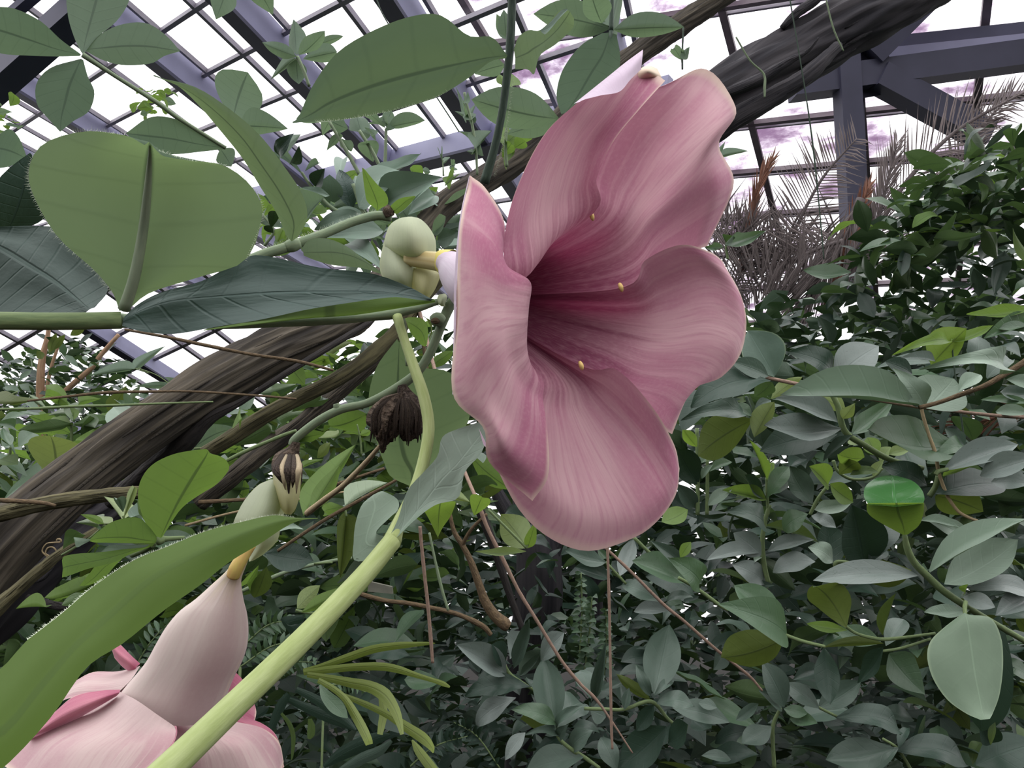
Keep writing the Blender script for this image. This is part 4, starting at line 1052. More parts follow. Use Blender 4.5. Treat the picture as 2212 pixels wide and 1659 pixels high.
# dark leaves at the left edge
sprig('allamanda_shoot', 'grey-green leaves with pale midribs at the left edge above the vine stem', 'vine', .26, [[(-30, 560, 12), (8, 515, 12), (20, 505, 9)]],
      [(12, 505, 65, 330, 110, 'elliptic', 'al_top'), (10, 500, 20, 392, 120, 'elliptic', 'al_sage'), (14, 505, 70, 420, 90, 'elliptic', 'al_sage'), (-20, 320, 60, 345, 90, 'ovate', 'al_under')], M['al_sage'], M['withered'], 0)
# ================================================================ woody lianas
def liana(name, label, pts, mat, seg=28, ns=60, rough=0.10, seed=0, cat='liana'):
    e = empty(name, P(pts[0][0], pts[0][1], pts[0][2]), label, cat)
    tube('trunk', pts, mat, e, ns, seg, rough, 6.0, 0.0, True, seed)
    # shreds of bark lying along the trunk
    r_ = random.Random(seed + 50)
    A = crv(pts, 60)
    for k_ in range(14):
        i = r_.randrange(2, 48)
        ln = r_.randrange(5, 11)
        off = r_.uniform(-0.42, 0.42)
        q = []
        for j in range(4):
            x, y, d, w = A[min(59, i + j * ln // 3)]
            x2, y2 = A[min(59, i + j * ln // 3 + 1)][:2]
            tx, ty = x2 - x, y2 - y
            l = math.hypot(tx, ty) or 1
            nx, ny = -ty / l, tx / l
            hw = w * 0.5 * d / FPX
            q.append((x + nx * off * w, y + ny * off * w, d - hw * math.sqrt(max(0.05, 1 - (2 * off) ** 2)) * 1.0, max(1.5, w * 0.07) * (1.0 if 0 < j < 3 else 0.3)))
        tube('bark_ridge', q, mat, e, 12, 6, 0.2, 5, seed=k_)
    return e

lA = liana('woody_liana', 'thick grey-brown liana trunk rising diagonally from the lower left', [(-60, 1260, .62, 150), (60, 1130, .64, 130), (200, 1012, .68, 112), (330, 915, .71, 104), (450, 838, .74, 104), (580, 765, .78, 98), (700, 712, .82, 88), (800, 650, .87, 74), (880, 545, .93, 62), (960, 445, .98, 56), (1060, 380, 1.02, 56), (1150, 318, 1.06, 54), (1280, 195, 1.1, 50), (1400, 100, 1.14, 48), (1520, 20, 1.18, 44), (1640, -60, 1.2, 40)], M['bark'], 72, 150, 0.16, 3)
lB = liana('woody_liana', 'massive dark liana trunk crossing the top right corner', [(1360, 380, 1.7, 110), (1500, 255, 1.72, 118), (1620, 178, 1.75, 124), (1720, 122, 1.78, 122), (1830, 60, 1.8, 118), (1940, 5, 1.82, 110), (2060, -70, 1.85, 100)], M['bark_dark'], 64, 100, 0.16, 7)
liana('woody_liana', 'thinner dark liana strand below the massive trunk at top right', [(1480, 330, 1.66, 46), (1580, 262, 1.66, 48), (1660, 215, 1.66, 44), (1740, 165, 1.67, 36), (1810, 100, 1.7, 24)], M['bark_dark'], 18, 40, 0.12, 9)
liana('woody_liana', 'slender twisted liana strand hanging under the upper right trunk', [(1560, 205, 1.62, 22), (1640, 172, 1.62, 26), (1700, 135, 1.62, 18), (1745, 110, 1.62, 8), (1768, 82, 1.62, 4)], M['bark_dark'], 14, 30, 0.15, 11)
liana('woody_liana', 'thin bare branch rising above the top right trunk', [(1690, 60, 1.74, 14), (1720, 30, 1.74, 20), (1760, 0, 1.75, 22), (1800, -40, 1.76, 24)], M['bark_dark'], 12, 20, 0.15, 12)
lC = liana('woody_liana', 'mossy brown liana running below the thick trunk to the brown withered head', [(440, 980, .80, 30), (500, 945, .81, 34), (560, 905, .82, 34), (640, 862, .84, 34), (740, 812, .86, 34), (840, 735, .9, 34), (900, 660, .93, 30), (985, 560, .97, 30)], M['bark_moss'], 20, 60, 0.10, 14)
liana('woody_liana', 'second brown liana just under the mossy one, centre left', [(430, 1085, .9, 42), (500, 1030, .9, 42), (570, 975, .92, 40), (650, 915, .94, 36), (740, 840, .97, 34), (850, 745, 1.0, 30)], M['bark'], 20, 50, 0.12, 17)
liana('woody_liana', 'dark smooth vine crossing under the thick trunk at left', [(240, 1085, .76, 34), (330, 1010, .74, 44), (400, 955, .73, 44), (450, 905, .73, 30), (520, 868, .74, 15), (620, 805, .76, 14), (735, 735, .80, 14), (800, 695, .84, 12)], M['black'], 16, 50, 0.06, 19)
liana('woody_liana', 'mossy branch lying flat at the left edge below the thick trunk', [(-60, 1125, .58, 34), (20, 1105, .58, 34), (110, 1085, .585, 32), (210, 1072, .59, 30), (310, 1062, .60, 26), (380, 1055, .62, 20)], M['bark_moss'], 20, 50, 0.12, 21)
liana('woody_liana', 'dark rotting trunk base with rough bark at the lower left edge', [(-120, 1330, .80, 230), (-20, 1230, .80, 230), (70, 1170, .82, 190), (170, 1110, .86, 130), (260, 1060, .9, 90)], M['bark_dark'], 60, 80, 0.2, 23)
liana('woody_liana', 'weathered branch slanting down to the left edge beside the green blade', [(-60, 1365, .56, 40), (20, 1290, .565, 30), (90, 1228, .57, 26), (150, 1182, .58, 20), (215, 1140, .60, 14)], M['bark_moss'], 18, 40, 0.14, 25)
liana('woody_liana', 'dark twig curving under the rotting trunk at lower left', [(60, 1290, .62, 14), (110, 1306, .615, 18), (150, 1310, .61, 16), (190, 1295, .62, 12), (240, 1285, .64, 8)], M['black'], 12, 26, 0.1, 27)
# curled tendril
tz = Z(0, 1000, 420 / 2212)
tg = empty('tendril', P(*tz(560, 1090), .6), 'curly dry tendril on the dark trunk at lower left', 'tendril')
tube('coil', [tz(590, 1130) + (.60, 3), tz(540, 1070) + (.598, 3), tz(480, 1000) + (.597, 3), tz(530, 920) + (.596, 3), tz(620, 905) + (.595, 3), tz(690, 900) + (.594, 4), tz(685, 870) + (.593, 4), tz(655, 868) + (.593, 4), tz(645, 885) + (.593, 3)], M['straw'], tg, 50, 6)
tube('coil', [tz(600, 1080) + (.60, 3), tz(640, 1010) + (.598, 3), tz(600, 960) + (.597, 3), tz(540, 970) + (.596, 3), tz(520, 1030) + (.596, 3), tz(580, 1060) + (.597, 3), tz(640, 1040) + (.597, 2)], M['straw'], tg, 50, 6)

# ================================================================ thin twigs and hanging aerial roots
zB = Z(740, 1104, 740 / 2212)
def twig(label, pts, mat, conv=None, d=.5, name='twig', cat='twig', seg=8, knots=0.25, dd=0.0):
    q = []
    n = len(pts)
    for i, p in enumerate(pts):
        x, y = conv(p[0], p[1]) if conv else (p[0], p[1])
        w = p[2] * (740 / 2212 if conv else 1)
        q.append((x, y, d + dd * i / (n - 1), w))
    e = empty(name, P(q[0][0], q[0][1], q[0][2]), label, cat)
    tube('stem', q, mat, e, 10 * n, seg, 0.04, 5, knots, True, rnd.uniform(0, 20))
    return e
twig('short pinkish hanging twig with a cut end, left of centre', [(500, 100, 22), (508, 200, 22), (530, 420, 22), (550, 600, 23), (566, 780, 22), (582, 980, 20)], M['twig'], zB, .55)
tl1 = twig('long pinkish twig slanting down from the liana to the bottom centre', [(880, -40, 26), (940, 120, 26), (1040, 320, 27), (1140, 520, 22), (1250, 700, 22), (1410, 960, 21), (1530, 1110, 20), (1640, 1220, 18), (1760, 1390, 12), (1872, 1562, 10)], M['twig'], zB, .6)
tube('stem', [zB(882, -36) + (.6, 8), (990, 980, .66, 8), (945, 820, .78, 8), (905, 668, .925, 8)], M['twig'], tl1, 20, 8)
twig('straight thin brown twig hanging below the bottom petal', [(1708, 180, 17), (1716, 400, 17), (1724, 700, 17), (1730, 1100, 18), (1736, 1400, 18), (1742, 1535, 15)], M['twig'], zB, .5)
twig('brown twig slanting right below the bottom petal into the shrub', [(1690, 230, 18), (1860, 390, 19), (2070, 600, 20), (2210, 715, 20), (2420, 900, 19), (2620, 1060, 17), (2710, 1160, 14)], M['twig'], zB, .62)
twig('thin grey-green hanging stalk left of centre', [(560, 140, 16), (600, 330, 17), (640, 500, 18), (682, 640, 18)], M['stem_grey'], zB, .66)
twig('thin brown branch lying across the dark gap below the liana', [(60, 520, 30), (260, 575, 30), (420, 595, 28), (560, 622, 28), (740, 665, 30), (900, 740, 34), (960, 800, 26)], M['brown'], zB, .9, 'branch', 'branch')
b1 = twig('crooked brown branch with a broken end in the dark gap', [(690, 0, 22), (720, 130, 30), (780, 230, 36), (830, 330, 42), (880, 470, 50), (920, 580, 60), (980, 670, 70), (1050, 730, 80), (1075, 745, 60)], M['brown'], zB, .85, 'branch', 'branch', 14, 0.1)
tube('upper_branch', [zB(690, 0) + (.85, 8), (962, 1010, .87, 8), (930, 850, .9, 8), (905, 672, .925, 8)], M['brown'], b1, 20, 8)
tube('side_branch', [zB(770, 225) + (.85, 9), zB(830, 120) + (.84, 8), zB(930, 20) + (.83, 7)], M['brown'], b1, 14, 8)
twig('blackish straight branch behind the crooked one', [(880, -20, 64), (960, 180, 60), (1040, 420, 52), (1100, 600, 46), (1160, 760, 40)], M['black'], zB, 1.0, 'branch', 'branch', 12, 0.1)
z6 = Z(1472, 550, 740 / 2212)
z8 = Z(1472, 1104, 740 / 2212)
twig('pink to straw coloured jointed twig hanging over the right shrub', [(1545, 960, 20), (1560, 1040, 20), (1600, 1170, 21), (1642, 1290, 22), (1660, 1400, 22), (1700, 1520, 23), (1730, 1580, 22), (1790, 1660, 22), (1860, 1700, 20), (1912, 1718, 16)], M['straw'], z6, .62)
twig('dark taut wire-like stem rising through the right shrub', [(1745, 560, 10), (1760, 720, 10), (1785, 900, 11), (1810, 1080, 11), (1835, 1230, 12), (1890, 1340, 10)], M['stem_dark'], z6, .66)
twig('thin dark twig crossing the gap from the vine stem to the thick trunk', [(270, 712, 5), (360, 728, 7), (440, 745, 8), (540, 765, 7), (640, 780, 7), (720, 800, 6)], M['brown'], None, .6)
twig('upper of two thin horizontal stems at the left', [(60, 866, 5), (150, 856, 6), (230, 848, 7), (330, 846, 6), (420, 846, 5), (560, 855, 5), (640, 862, 5)], M['brown'], None, .66)
twig('lower of two thin horizontal stems at the left edge', [(-40, 884, 6), (60, 883, 6), (160, 878, 6), (240, 876, 6), (340, 872, 5), (460, 868, 4)], M['stem'], None, .64)
twig('purplish twig entering at the left edge above the mossy branch', [(-40, 1079, 9), (30, 1082, 10), (90, 1086, 9), (120, 1092, 6)], M['brown'], None, .56)
twig('pale straw stalk slanting up beside the brown cap', [(664, 1108, 14), (700, 1080, 13), (740, 1050, 12), (785, 1005, 12), (822, 962, 9)], M['straw'], None, .36, dd=-.118)
twig('straight green stalk slanting left below the mossy liana', [(480, 1000, 8), (530, 975, 9), (600, 945, 8), (640, 930, 6)], M['stem'], None, .4)
twig('thin brown cross twig behind the brown cap', [(430, 1085, 9), (540, 1078, 8), (660, 1065, 8), (830, 1012, 6)], M['brown'], None, .7)
twig('second thin pale cross twig behind the green blade', [(400, 1135, 5), (500, 1108, 5), (640, 1080, 5), (760, 1060, 4)], M['straw'], None, .72)
twig('brown twig slanting past the tip of the green blade', [(600, 1190, 7), (690, 1130, 8), (760, 1090, 8), (860, 1035, 6)], M['brown'], None, .5)
twig('grey twig in the shade behind the pink flower tube', [(520, 1278, 8), (620, 1235, 8), (700, 1215, 7), (760, 1205, 6)], M['stem_grey'], None, .7)
twig('dark wire hanging before the streaked glazing', [(1700, -40, 3), (1740, 200, 3), (1758, 330, 4), (1770, 450, 3), (1780, 560, 3)], M['stem_dark'], None, 1.6, 'hanging_wire', 'wire', 5, 0)
twig('pale string crossing the massive trunk at upper right', [(1590, 80, 4), (1620, 130, 4), (1650, 160, 5), (1652, 190, 6), (1652, 210, 4)], M['stem_grey'], None, 1.55, 'string', 'string', 5, 0)
twig('thin cord before the post at upper right', [(1780, -20, 3), (1800, 60, 4), (1822, 110, 3)], M['stem_grey'], None, 1.6, 'string', 'string', 5, 0)
twig('thin purple wire hanging before the roof panes above centre', [(810, -10, 3), (838, 50, 3), (950, 220, 3), (992, 285, 3)], M['stem_dark'], None, 1.4, 'hanging_wire', 'wire', 5, 0)
# ================================================================ shrubs on the right and below
def shoot(label, conv, d, stems, leaves, smat='stem', name='shrub_shoot', cat='shrub'):
    """stems: lists of enlarged-view (x, y, w); leaves: (bx, by, tx, ty, w, material, shape, underside?, dd)"""
    s = 740 / 2212
    x, y = conv(*stems[0][0][:2])
    e = empty(name, P(x, y, d), label, cat)
    for st in stems:
        q = []
        for p in st:
            X, Y = conv(p[0], p[1])
            q.append((X, Y, d + (p[3] if len(p) > 3 else 0.004), p[2] * s))
        tube('stem', q, M[smat], e, max(8, 6 * len(q)), 9, knots=0.12, seed=rnd.uniform(0, 9))
    for l in leaves:
        b, t = conv(l[0], l[1]), conv(l[2], l[3])
        shp = l[6] if len(l) > 6 else 'elliptic'
        und = l[7] if len(l) > 7 else 0
        dd = l[8] if len(l) > 8 else rnd.uniform(-.03, .03)
        off = l[9] if len(l) > 9 else rnd.uniform(-.012, .012)
        leaf(e, b, t, l[4] * s, d + off, M[l[5]], (180 if und else 0) + rnd.uniform(-15, 15), dd, shp)
    return e

shoot('brown-stemmed branch with sage leaves right of the right petal', z6, .62, [[(240, 735, 22), (400, 765, 22), (575, 800, 24), (720, 830, 26), (900, 870, 22), (1200, 930, 20), (1530, 985, 22)]],
      [(600, 788, 430, 490, 270, 'big', 'elliptic'), (560, 785, 310, 690, 120, 'teal', 'elliptic'), (575, 815, 60, 985, 200, 'dark', 'elliptic'), (585, 825, 470, 920, 120, 'mid', 'ovate', 1), (1530, 978, 640, 905, 200, 'sage', 'elliptic', 0, -.04), (1570, 985, 1370, 735, 150, 'sage', 'ovate'), (1575, 990, 1760, 800, 330, 'sage', 'elliptic', 0, 0, .01)], 'twig')
shoot('rising brown branch with pale sage leaves at the right edge', z6, .6, [[(1535, 988, 28), (1660, 955, 28), (1800, 905, 30), (1950, 850, 32), (2060, 790, 36), (2220, 690, 38), (2400, 560, 36)]],
      [(2070, 772, 1550, 735, 125, 'sage', 'ovate', 0, -.05), (1790, 880, 1930, 775, 100, 'sage', 'elliptic'), (2100, 805, 2340, 860, 90, 'sage', 'elliptic'), (1640, 690, 1415, 665, 60, 'grey', 'lance')], 'brown')
shoot('reddish horizontal stem with small pale leaves at the right edge', z6, .64, [[(1550, 988, 20), (1800, 1015, 22), (2040, 1040, 24), (2300, 1055, 24)]],
      [(2260, 960, 1930, 938, 56, 'mid', 'lance'), (2260, 1030, 2028, 1015, 80, 'sage', 'elliptic'), (2060, 890, 2260, 900, 110, 'teal', 'elliptic')], 'twig')
shoot('dark broad-leaved shoot just right of the bottom of the right petal', z6, .66, [[(415, 915, 20), (440, 980, 22), (458, 1048, 26), (575, 1060, 28), (700, 1080, 20)]],
      [(430, 1040, 0, 1065, 120, 'teal', 'lance'), (458, 1065, 108, 1300, 250, 'olive', 'elliptic', 1), (455, 1045, 330, 975, 80, 'mid', 'elliptic'), (470, 1180, 600, 950, 130, 'pale', 'elliptic', 1), (575, 940, 470, 1010, 70, 'teal', 'lance'), (580, 930, 780, 790, 90, 'pale', 'lance', 1)], 'stem_dark')
shoot('upright dark obovate leaves beside a pale grey leaf, right of the flower', z6, .75, [[(990, 900, 34), (985, 830, 30), (975, 790, 24)]],
      [(978, 805, 688, 625, 140, 'dark', 'elliptic'), (990, 805, 1275, 590, 235, 'grey', 'elliptic'), (1490, 770, 1312, 690, 110, 'dark', 'elliptic'), (640, 720, 520, 640, 60, 'dark', 'elliptic')], 'stem')
shoot('glossy grey and dark leaves on a thick olive stem, centre of the right shrub', z6, .64, [[(960, 880, 34), (1010, 980, 36), (1055, 1140, 40), (1180, 1230, 40), (1340, 1320, 36), (1560, 1380, 30)]],
      [(1030, 1125, 535, 1100, 165, 'grey', 'elliptic', 0, -.03), (1005, 1160, 505, 1270, 215, 'dark', 'elliptic'), (1100, 1160, 1370, 935, 130, 'mid', 'lance'), (1110, 1165, 915, 1335, 60, 'teal', 'lance'), (1010, 1085, 605, 925, 130, 'grey', 'lance'), (1830, 1245, 1205, 1125, 240, 'mid', 'elliptic', 0, -.04), (1840, 1250, 1600, 1330, 120, 'mid', 'ovate'), (1060, 1000, 900, 900, 110, 'pale', 'elliptic', 1), (1040, 1060, 1120, 960, 80, 'pale', 'ovate', 1), (1830, 1235, 1700, 1120, 90, 'teal', 'lance')], 'stem')
shoot('bright yellow-green young leaves at the tip of the wire-like stem', z6, .66, [[(1745, 600, 18), (1742, 570, 18), (1735, 540, 16)]],
      [(1612, 715, 1840, 475, 215, 'lime', 'elliptic', 1), (1735, 572, 1365, 645, 75, 'lime', 'lance'), (1750, 562, 2015, 455, 70, 'lime', 'lance'), (1740, 560, 1720, 520, 26, 'lime', 'lance'), (1742, 560, 1765, 525, 24, 'lime', 'lance')], 'stem')
shoot('long mid-green leaves reaching in at the right edge, above the branch', z6, .6, [[(2330, 330, 26), (2260, 400, 22), (2240, 460, 20)]],
      [(2280, 345, 1840, 385, 80, 'lime', 'lance'), (2260, 440, 1945, 545, 110, 'mid', 'lance'), (2260, 490, 2030, 480, 70, 'mid', 'lance')], 'stem')
shoot('lilac-grey smooth leaves at the right edge beside the straw twig', z6, .6, [[(1640, 1420, 26), (1660, 1400, 28), (1720, 1385, 24)]],
      [(1690, 1395, 2175, 1225, 160, 'grey', 'elliptic'), (1930, 1430, 2300, 1310, 150, 'grey', 'elliptic'), (2010, 1370, 2230, 1290, 90, 'sage', 'lance'), (2000, 1470, 2260, 1480, 130, 'grey', 'elliptic')], 'stem')
shoot('dark bluish oval leaves under the lilac-grey leaves', z6, .63, [[(1600, 1560, 34), (1640, 1500, 34), (1660, 1430, 34)]],
      [(1640, 1545, 2090, 1490, 200, 'dark', 'elliptic'), (1585, 1490, 1300, 1365, 150, 'dark', 'elliptic'), (1640, 1560, 1950, 1660, 220, 'olive', 'elliptic', 1), (1690, 1430, 1900, 1360, 60, 'lime', 'lance')], 'stem')
# the folded glossy leaf
fg = empty('shrub_shoot', P(1955, 1157, .55), 'glossy green spoon leaf folded over a lime underside, right of centre', 'shrub')
leafnet('leaf', [((1948, 1154), (1955, 1158), (1962, 1154)), ((1900, 1128), (1950, 1132), (1985, 1135)), ((1876, 1110), (1942, 1112), (1994, 1112)), ((1872, 1095), (1938, 1094), (1996, 1092)), ((1874, 1087), (1936, 1086), (1995, 1086))], .56, .53, M['lime'], fg, cup=-.1, nr=14, nc=13, flip=True)
leafnet('leaf', [((1876, 1090), (1936, 1094), (1994, 1088)), ((1866, 1072), (1932, 1078), (1997, 1075)), ((1870, 1050), (1930, 1055), (1990, 1056)), ((1890, 1034), (1928, 1036), (1970, 1038)), ((1915, 1027), (1926, 1027), (1938, 1028))], .53, .60, M['gloss'], fg, cup=-.1, nr=14, nc=13, flip=False)
tube('stem', [(1954, 1154, .56, 9), (1960, 1185, .562, 14), (1975, 1215, .565, 15), (2004, 1245, .57, 16), (2040, 1278, .575, 16), (2100, 1318, .58, 14), (2140, 1342, .585, 13), (2240, 1400, .6, 12)], M['stem'], fg, 30, 10, knots=.15)
for l in [((1985, 1243), (1756, 1254), 52, 'grey', 'elliptic', 0), ((2008, 1236), (2222, 1120), 46, 'sage', 'lance', 0), ((2040, 1262), (2200, 1165), 78, 'sage', 'elliptic', 0), ((2094, 1318), (1996, 1322), 27, 'sage', 'elliptic', 0), ((2092, 1272), (2240, 1292), 40, 'grey', 'elliptic', 0), ((2086, 1280), (2092, 1262), 12, 'lime', 'lance', 0), ((2230, 1290), (2150, 1330), 46, 'grey', 'elliptic', 0), ((2080, 1290), (2150, 1312), 36, 'grey', 'elliptic', 0)]:
    leaf(fg, l[0], l[1], l[2], .57, M[l[3]], rnd.uniform(-12, 12), rnd.uniform(-.03, .03), l[4])
bl = empty('shrub_shoot', P(2084, 1324, .52), 'big broad hanging sage leaf with pale margin at the lower right', 'shrub')
leafnet('leaf', [((2078, 1326), (2084, 1324), (2092, 1328)), ((2040, 1355), (2090, 1345), (2140, 1335)), ((2010, 1385), (2096, 1385), (2162, 1375)), ((2003, 1420), (2102, 1425), (2167, 1420)), ((2015, 1465), (2108, 1465), (2165, 1462)), ((2045, 1510), (2116, 1505), (2158, 1505)), ((2085, 1540), (2122, 1536), (2145, 1540)), ((2118, 1555), (2128, 1554), (2138, 1553))], .54, .50, M['big'], bl, cup=.18, mid=.03, nr=26, nc=17)
tube('petiole', [(2086, 1300, .55, 9), (2084, 1312, .545, 9), (2085, 1330, .54, 8)], M['stem'], bl, 8, 8)
leaf(bl, (2160, 1330), (2120, 1580), 120, .62, M['dark'], 10, .02, 'elliptic', 0)
leaf(bl, (2150, 1560), (2140, 1610), 14, .62, M['olive'], 10, .0, 'lance', 0)
shoot('olive-yellow leaf on a long thin stem at the lower right', z8, .58, [[(1055, 740, 20), (1120, 785, 20), (1200, 812, 21), (1310, 828, 24), (1450, 815, 20), (1640, 790, 18)], [(1300, 905, 18), (1420, 885, 18), (1610, 825, 16)]],
      [(1065, 748, 850, 485, 235, 'olive', 'elliptic', 1), (1070, 768, 808, 728, 70, 'lime', 'elliptic'), (1340, 920, 1575, 1185, 215, 'mid', 'ovate'), (1302, 800, 1388, 525, 60, 'olive', 'lance'), (1305, 855, 915, 882, 60, 'olive', 'lance', 1), (1300, 880, 1140, 1110, 110, 'dark', 'lance'), (1290, 850, 1000, 760, 140, 'mid', 'elliptic', 0, .03, .03), (1320, 870, 1440, 700, 130, 'teal', 'elliptic', 0, .03, .03)], 'stem')
shoot('wet bright green leaf over a dark one on a thin stalk, lower right', z8, .56, [[(-20, 430, 22), (100, 500, 24), (250, 610, 24), (300, 640, 18)], [(670, 800, 24), (780, 840, 24), (925, 875, 22)]],
      [(680, 800, 235, 600, 250, 'mid', 'ovate', 0, -.05), (660, 825, 255, 945, 240, 'olive', 'elliptic', 1), (640, 740, 340, 480, 190, 'mid', 'elliptic', 0, .02, .02), (105, 490, -80, 300, 160, 'mid', 'elliptic')], 'stem')
shoot('grey-leaved upright shoot in the middle of the lower right', z8, .7, [[(570, -40, 26), (540, 60, 28), (522, 200, 30), (535, 350, 32), (560, 460, 32)]],
      [(515, 285, 335, 140, 150, 'grey', 'elliptic'), (505, 275, 160, 318, 90, 'grey', 'elliptic', 0, -.05), (545, 475, 330, 345, 140, 'grey', 'elliptic'), (600, 480, 405, 500, 55, 'teal', 'lance'), (590, 395, 870, 330, 125, 'grey', 'elliptic'), (545, 95, 890, 205, 80, 'olive', 'lance'), (560, 260, 860, 185, 90, 'grey', 'lance'), (540, 130, 290, 0, 130, 'teal', 'lance'), (660, 130, 820, 20, 130, 'mid', 'elliptic'), (840, 30, 1000, 110, 80, 'grey', 'elliptic'), (980, 330, 820, 230, 120, 'sage', 'elliptic', 0, 0, .05), (520, 300, 470, 330, 40, 'sage', 'elliptic')], 'stem')
shoot('large dark upright leaves behind the folded glossy leaf', z8, .75, [[(1000, 380, 30), (1010, 330, 30), (1180, 350, 20)]],
      [(1180, 360, 1100, -40, 280, 'dark', 'elliptic'), (1000, 360, 940, 60, 170, 'dark', 'elliptic'), (1210, 330, 1380, 80, 160, 'dark', 'elliptic'), (1180, 360, 1320, 260, 100, 'dark', 'elliptic'), (1590, 60, 1880, 200, 110, 'sage', 'lance'), (1540, 60, 1800, 110, 60, 'sage', 'lance')], 'stem')
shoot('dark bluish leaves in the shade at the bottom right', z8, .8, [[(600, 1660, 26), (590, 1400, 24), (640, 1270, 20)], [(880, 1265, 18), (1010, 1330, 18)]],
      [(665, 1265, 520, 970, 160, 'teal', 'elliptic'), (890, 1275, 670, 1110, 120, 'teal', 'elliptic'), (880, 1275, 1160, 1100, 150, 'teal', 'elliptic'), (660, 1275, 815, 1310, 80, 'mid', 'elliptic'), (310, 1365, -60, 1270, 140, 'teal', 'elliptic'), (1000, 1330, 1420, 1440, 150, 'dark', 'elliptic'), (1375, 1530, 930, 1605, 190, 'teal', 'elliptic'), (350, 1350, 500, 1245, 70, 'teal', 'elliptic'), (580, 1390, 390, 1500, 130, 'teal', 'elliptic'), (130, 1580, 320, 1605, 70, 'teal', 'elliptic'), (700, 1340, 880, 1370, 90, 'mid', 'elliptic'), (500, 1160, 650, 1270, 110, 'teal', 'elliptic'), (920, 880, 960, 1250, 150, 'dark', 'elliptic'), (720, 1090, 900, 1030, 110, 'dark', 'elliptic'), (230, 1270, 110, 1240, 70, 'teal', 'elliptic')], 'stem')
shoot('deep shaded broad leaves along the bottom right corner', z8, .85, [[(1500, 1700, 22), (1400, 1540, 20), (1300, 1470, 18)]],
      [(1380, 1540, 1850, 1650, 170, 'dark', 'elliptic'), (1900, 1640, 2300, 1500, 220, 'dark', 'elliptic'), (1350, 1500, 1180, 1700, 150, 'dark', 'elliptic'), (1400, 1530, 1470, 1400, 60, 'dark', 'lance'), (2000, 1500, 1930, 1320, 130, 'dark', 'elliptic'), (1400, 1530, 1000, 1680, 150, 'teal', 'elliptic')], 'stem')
shoot('yellow-green young leaf pairs under the bottom of the right petal', z6, .7, [[(560, 1680, 18), (555, 1580, 20), (548, 1440, 14)], [(830, 1680, 22), (880, 1580, 22), (950, 1485, 20)], [(105, 1680, 26), (105, 1400, 26), (100, 1120, 24)], [(165, 1680, 24), (168, 1500, 24), (168, 1320, 20)]],
      [(552, 1575, 695, 1370, 110, 'mid', 'obovate'), (550, 1585, 262, 1520, 90, 'lime', 'lance'), (548, 1575, 412, 1420, 80, 'dark', 'elliptic'), (550, 1450, 440, 1195, 55, 'lime', 'lance'), (555, 1460, 590, 1340, 40, 'lime', 'lance'), (845, 1610, 700, 1365, 150, 'teal', 'elliptic'), (945, 1490, 825, 1365, 120, 'lime', 'elliptic'), (110, 1485, -20, 1250, 170, 'dark', 'elliptic'), (130, 1445, 205, 1355, 45, 'sage', 'elliptic'), (100, 1240, 10, 1130, 80, 'lime', 'elliptic', 1), (90, 1640, -30, 1480, 110, 'teal', 'elliptic'), (170, 1620, 330, 1510, 80, 'sage', 'elliptic'), (860, 1650, 1100, 1600, 100, 'sage', 'lance'), (960, 1480, 1110, 1600, 120, 'lime', 'elliptic'), (180, 1400, 330, 1340, 60, 'mid', 'lance')], 'stem')
shoot('light green leaves around a curled stem in the right shrub', z6, .72, [[(980, 1330, 22), (1010, 1400, 20), (1100, 1450, 20), (1230, 1440, 18), (1300, 1380, 16)]],
      [(1180, 1310, 1010, 1290, 120, 'lime', 'elliptic', 1), (1020, 1420, 1140, 1340, 110, 'olive', 'elliptic', 1), (1260, 1300, 1200, 1180, 110, 'lime', 'elliptic'), (1280, 1330, 1350, 1240, 70, 'pale', 'elliptic'), (1090, 1420, 1280, 1410, 60, 'olive', 'lance'), (1240, 1430, 1310, 1320, 60, 'pale', 'ovate'), (1340, 1290, 1480, 1260, 70, 'pale', 'ovate'), (1130, 1230, 1080, 1200, 50, 'pale', 'ovate')], 'stem')

# the bluish rosette shrub at the bottom centre
shoot('bluish-grey spoon leaves at the bottom centre beside the slanting twig', zB, .7, [[(1030, 960, 20), (1080, 1050, 22), (1170, 1115, 20), (1300, 1200, 16)]],
      [(1060, 1058, 735, 862, 160, 'grey', 'elliptic', 0, -.03), (1080, 955, 1145, 775, 130, 'grey', 'obovate'), (1045, 1000, 965, 860, 110, 'dark', 'obovate'), (1105, 1015, 1205, 698, 90, 'teal', 'lance'), (1280, 975, 1432, 785, 120, 'grey', 'obovate'), (1145, 1065, 1275, 920, 50, 'teal', 'lance'), (1120, 1205, 865, 1385, 130, 'grey', 'elliptic'), (1215, 1135, 790, 1195, 130, 'dark', 'elliptic')], 'stem')
shoot('dark bluish rosette at the bottom centre, below the twigs', zB, .66, [[(1380, 1395, 22), (1400, 1470, 24), (1480, 1540, 26), (1560, 1590, 26), (1660, 1660, 22)]],
      [(1375, 1395, 1300, 940, 205, 'teal', 'elliptic', 0, .03), (1380, 1400, 1580, 1255, 60, 'teal', 'lance'), (1390, 1385, 1095, 1280, 110, 'mid', 'elliptic'), (1385, 1400, 1145, 1345, 150, 'olive', 'elliptic', 1), (1400, 1460, 1180, 1440, 60, 'teal', 'lance'), (1555, 1590, 1180, 1690, 190, 'teal', 'elliptic'), (1400, 1460, 1460, 1380, 70, 'teal', 'elliptic'), (1480, 1540, 1620, 1420, 120, 'teal', 'elliptic'), (1220, 1120, 1400, 1250, 220, 'teal', 'elliptic', 0, .02, .03), (1180, 1430, 1050, 1610, 90, 'grey', 'lance'), (1330, 1420, 1560, 1250, 200, 'teal', 'elliptic', 0, .05, .04)], 'stem')
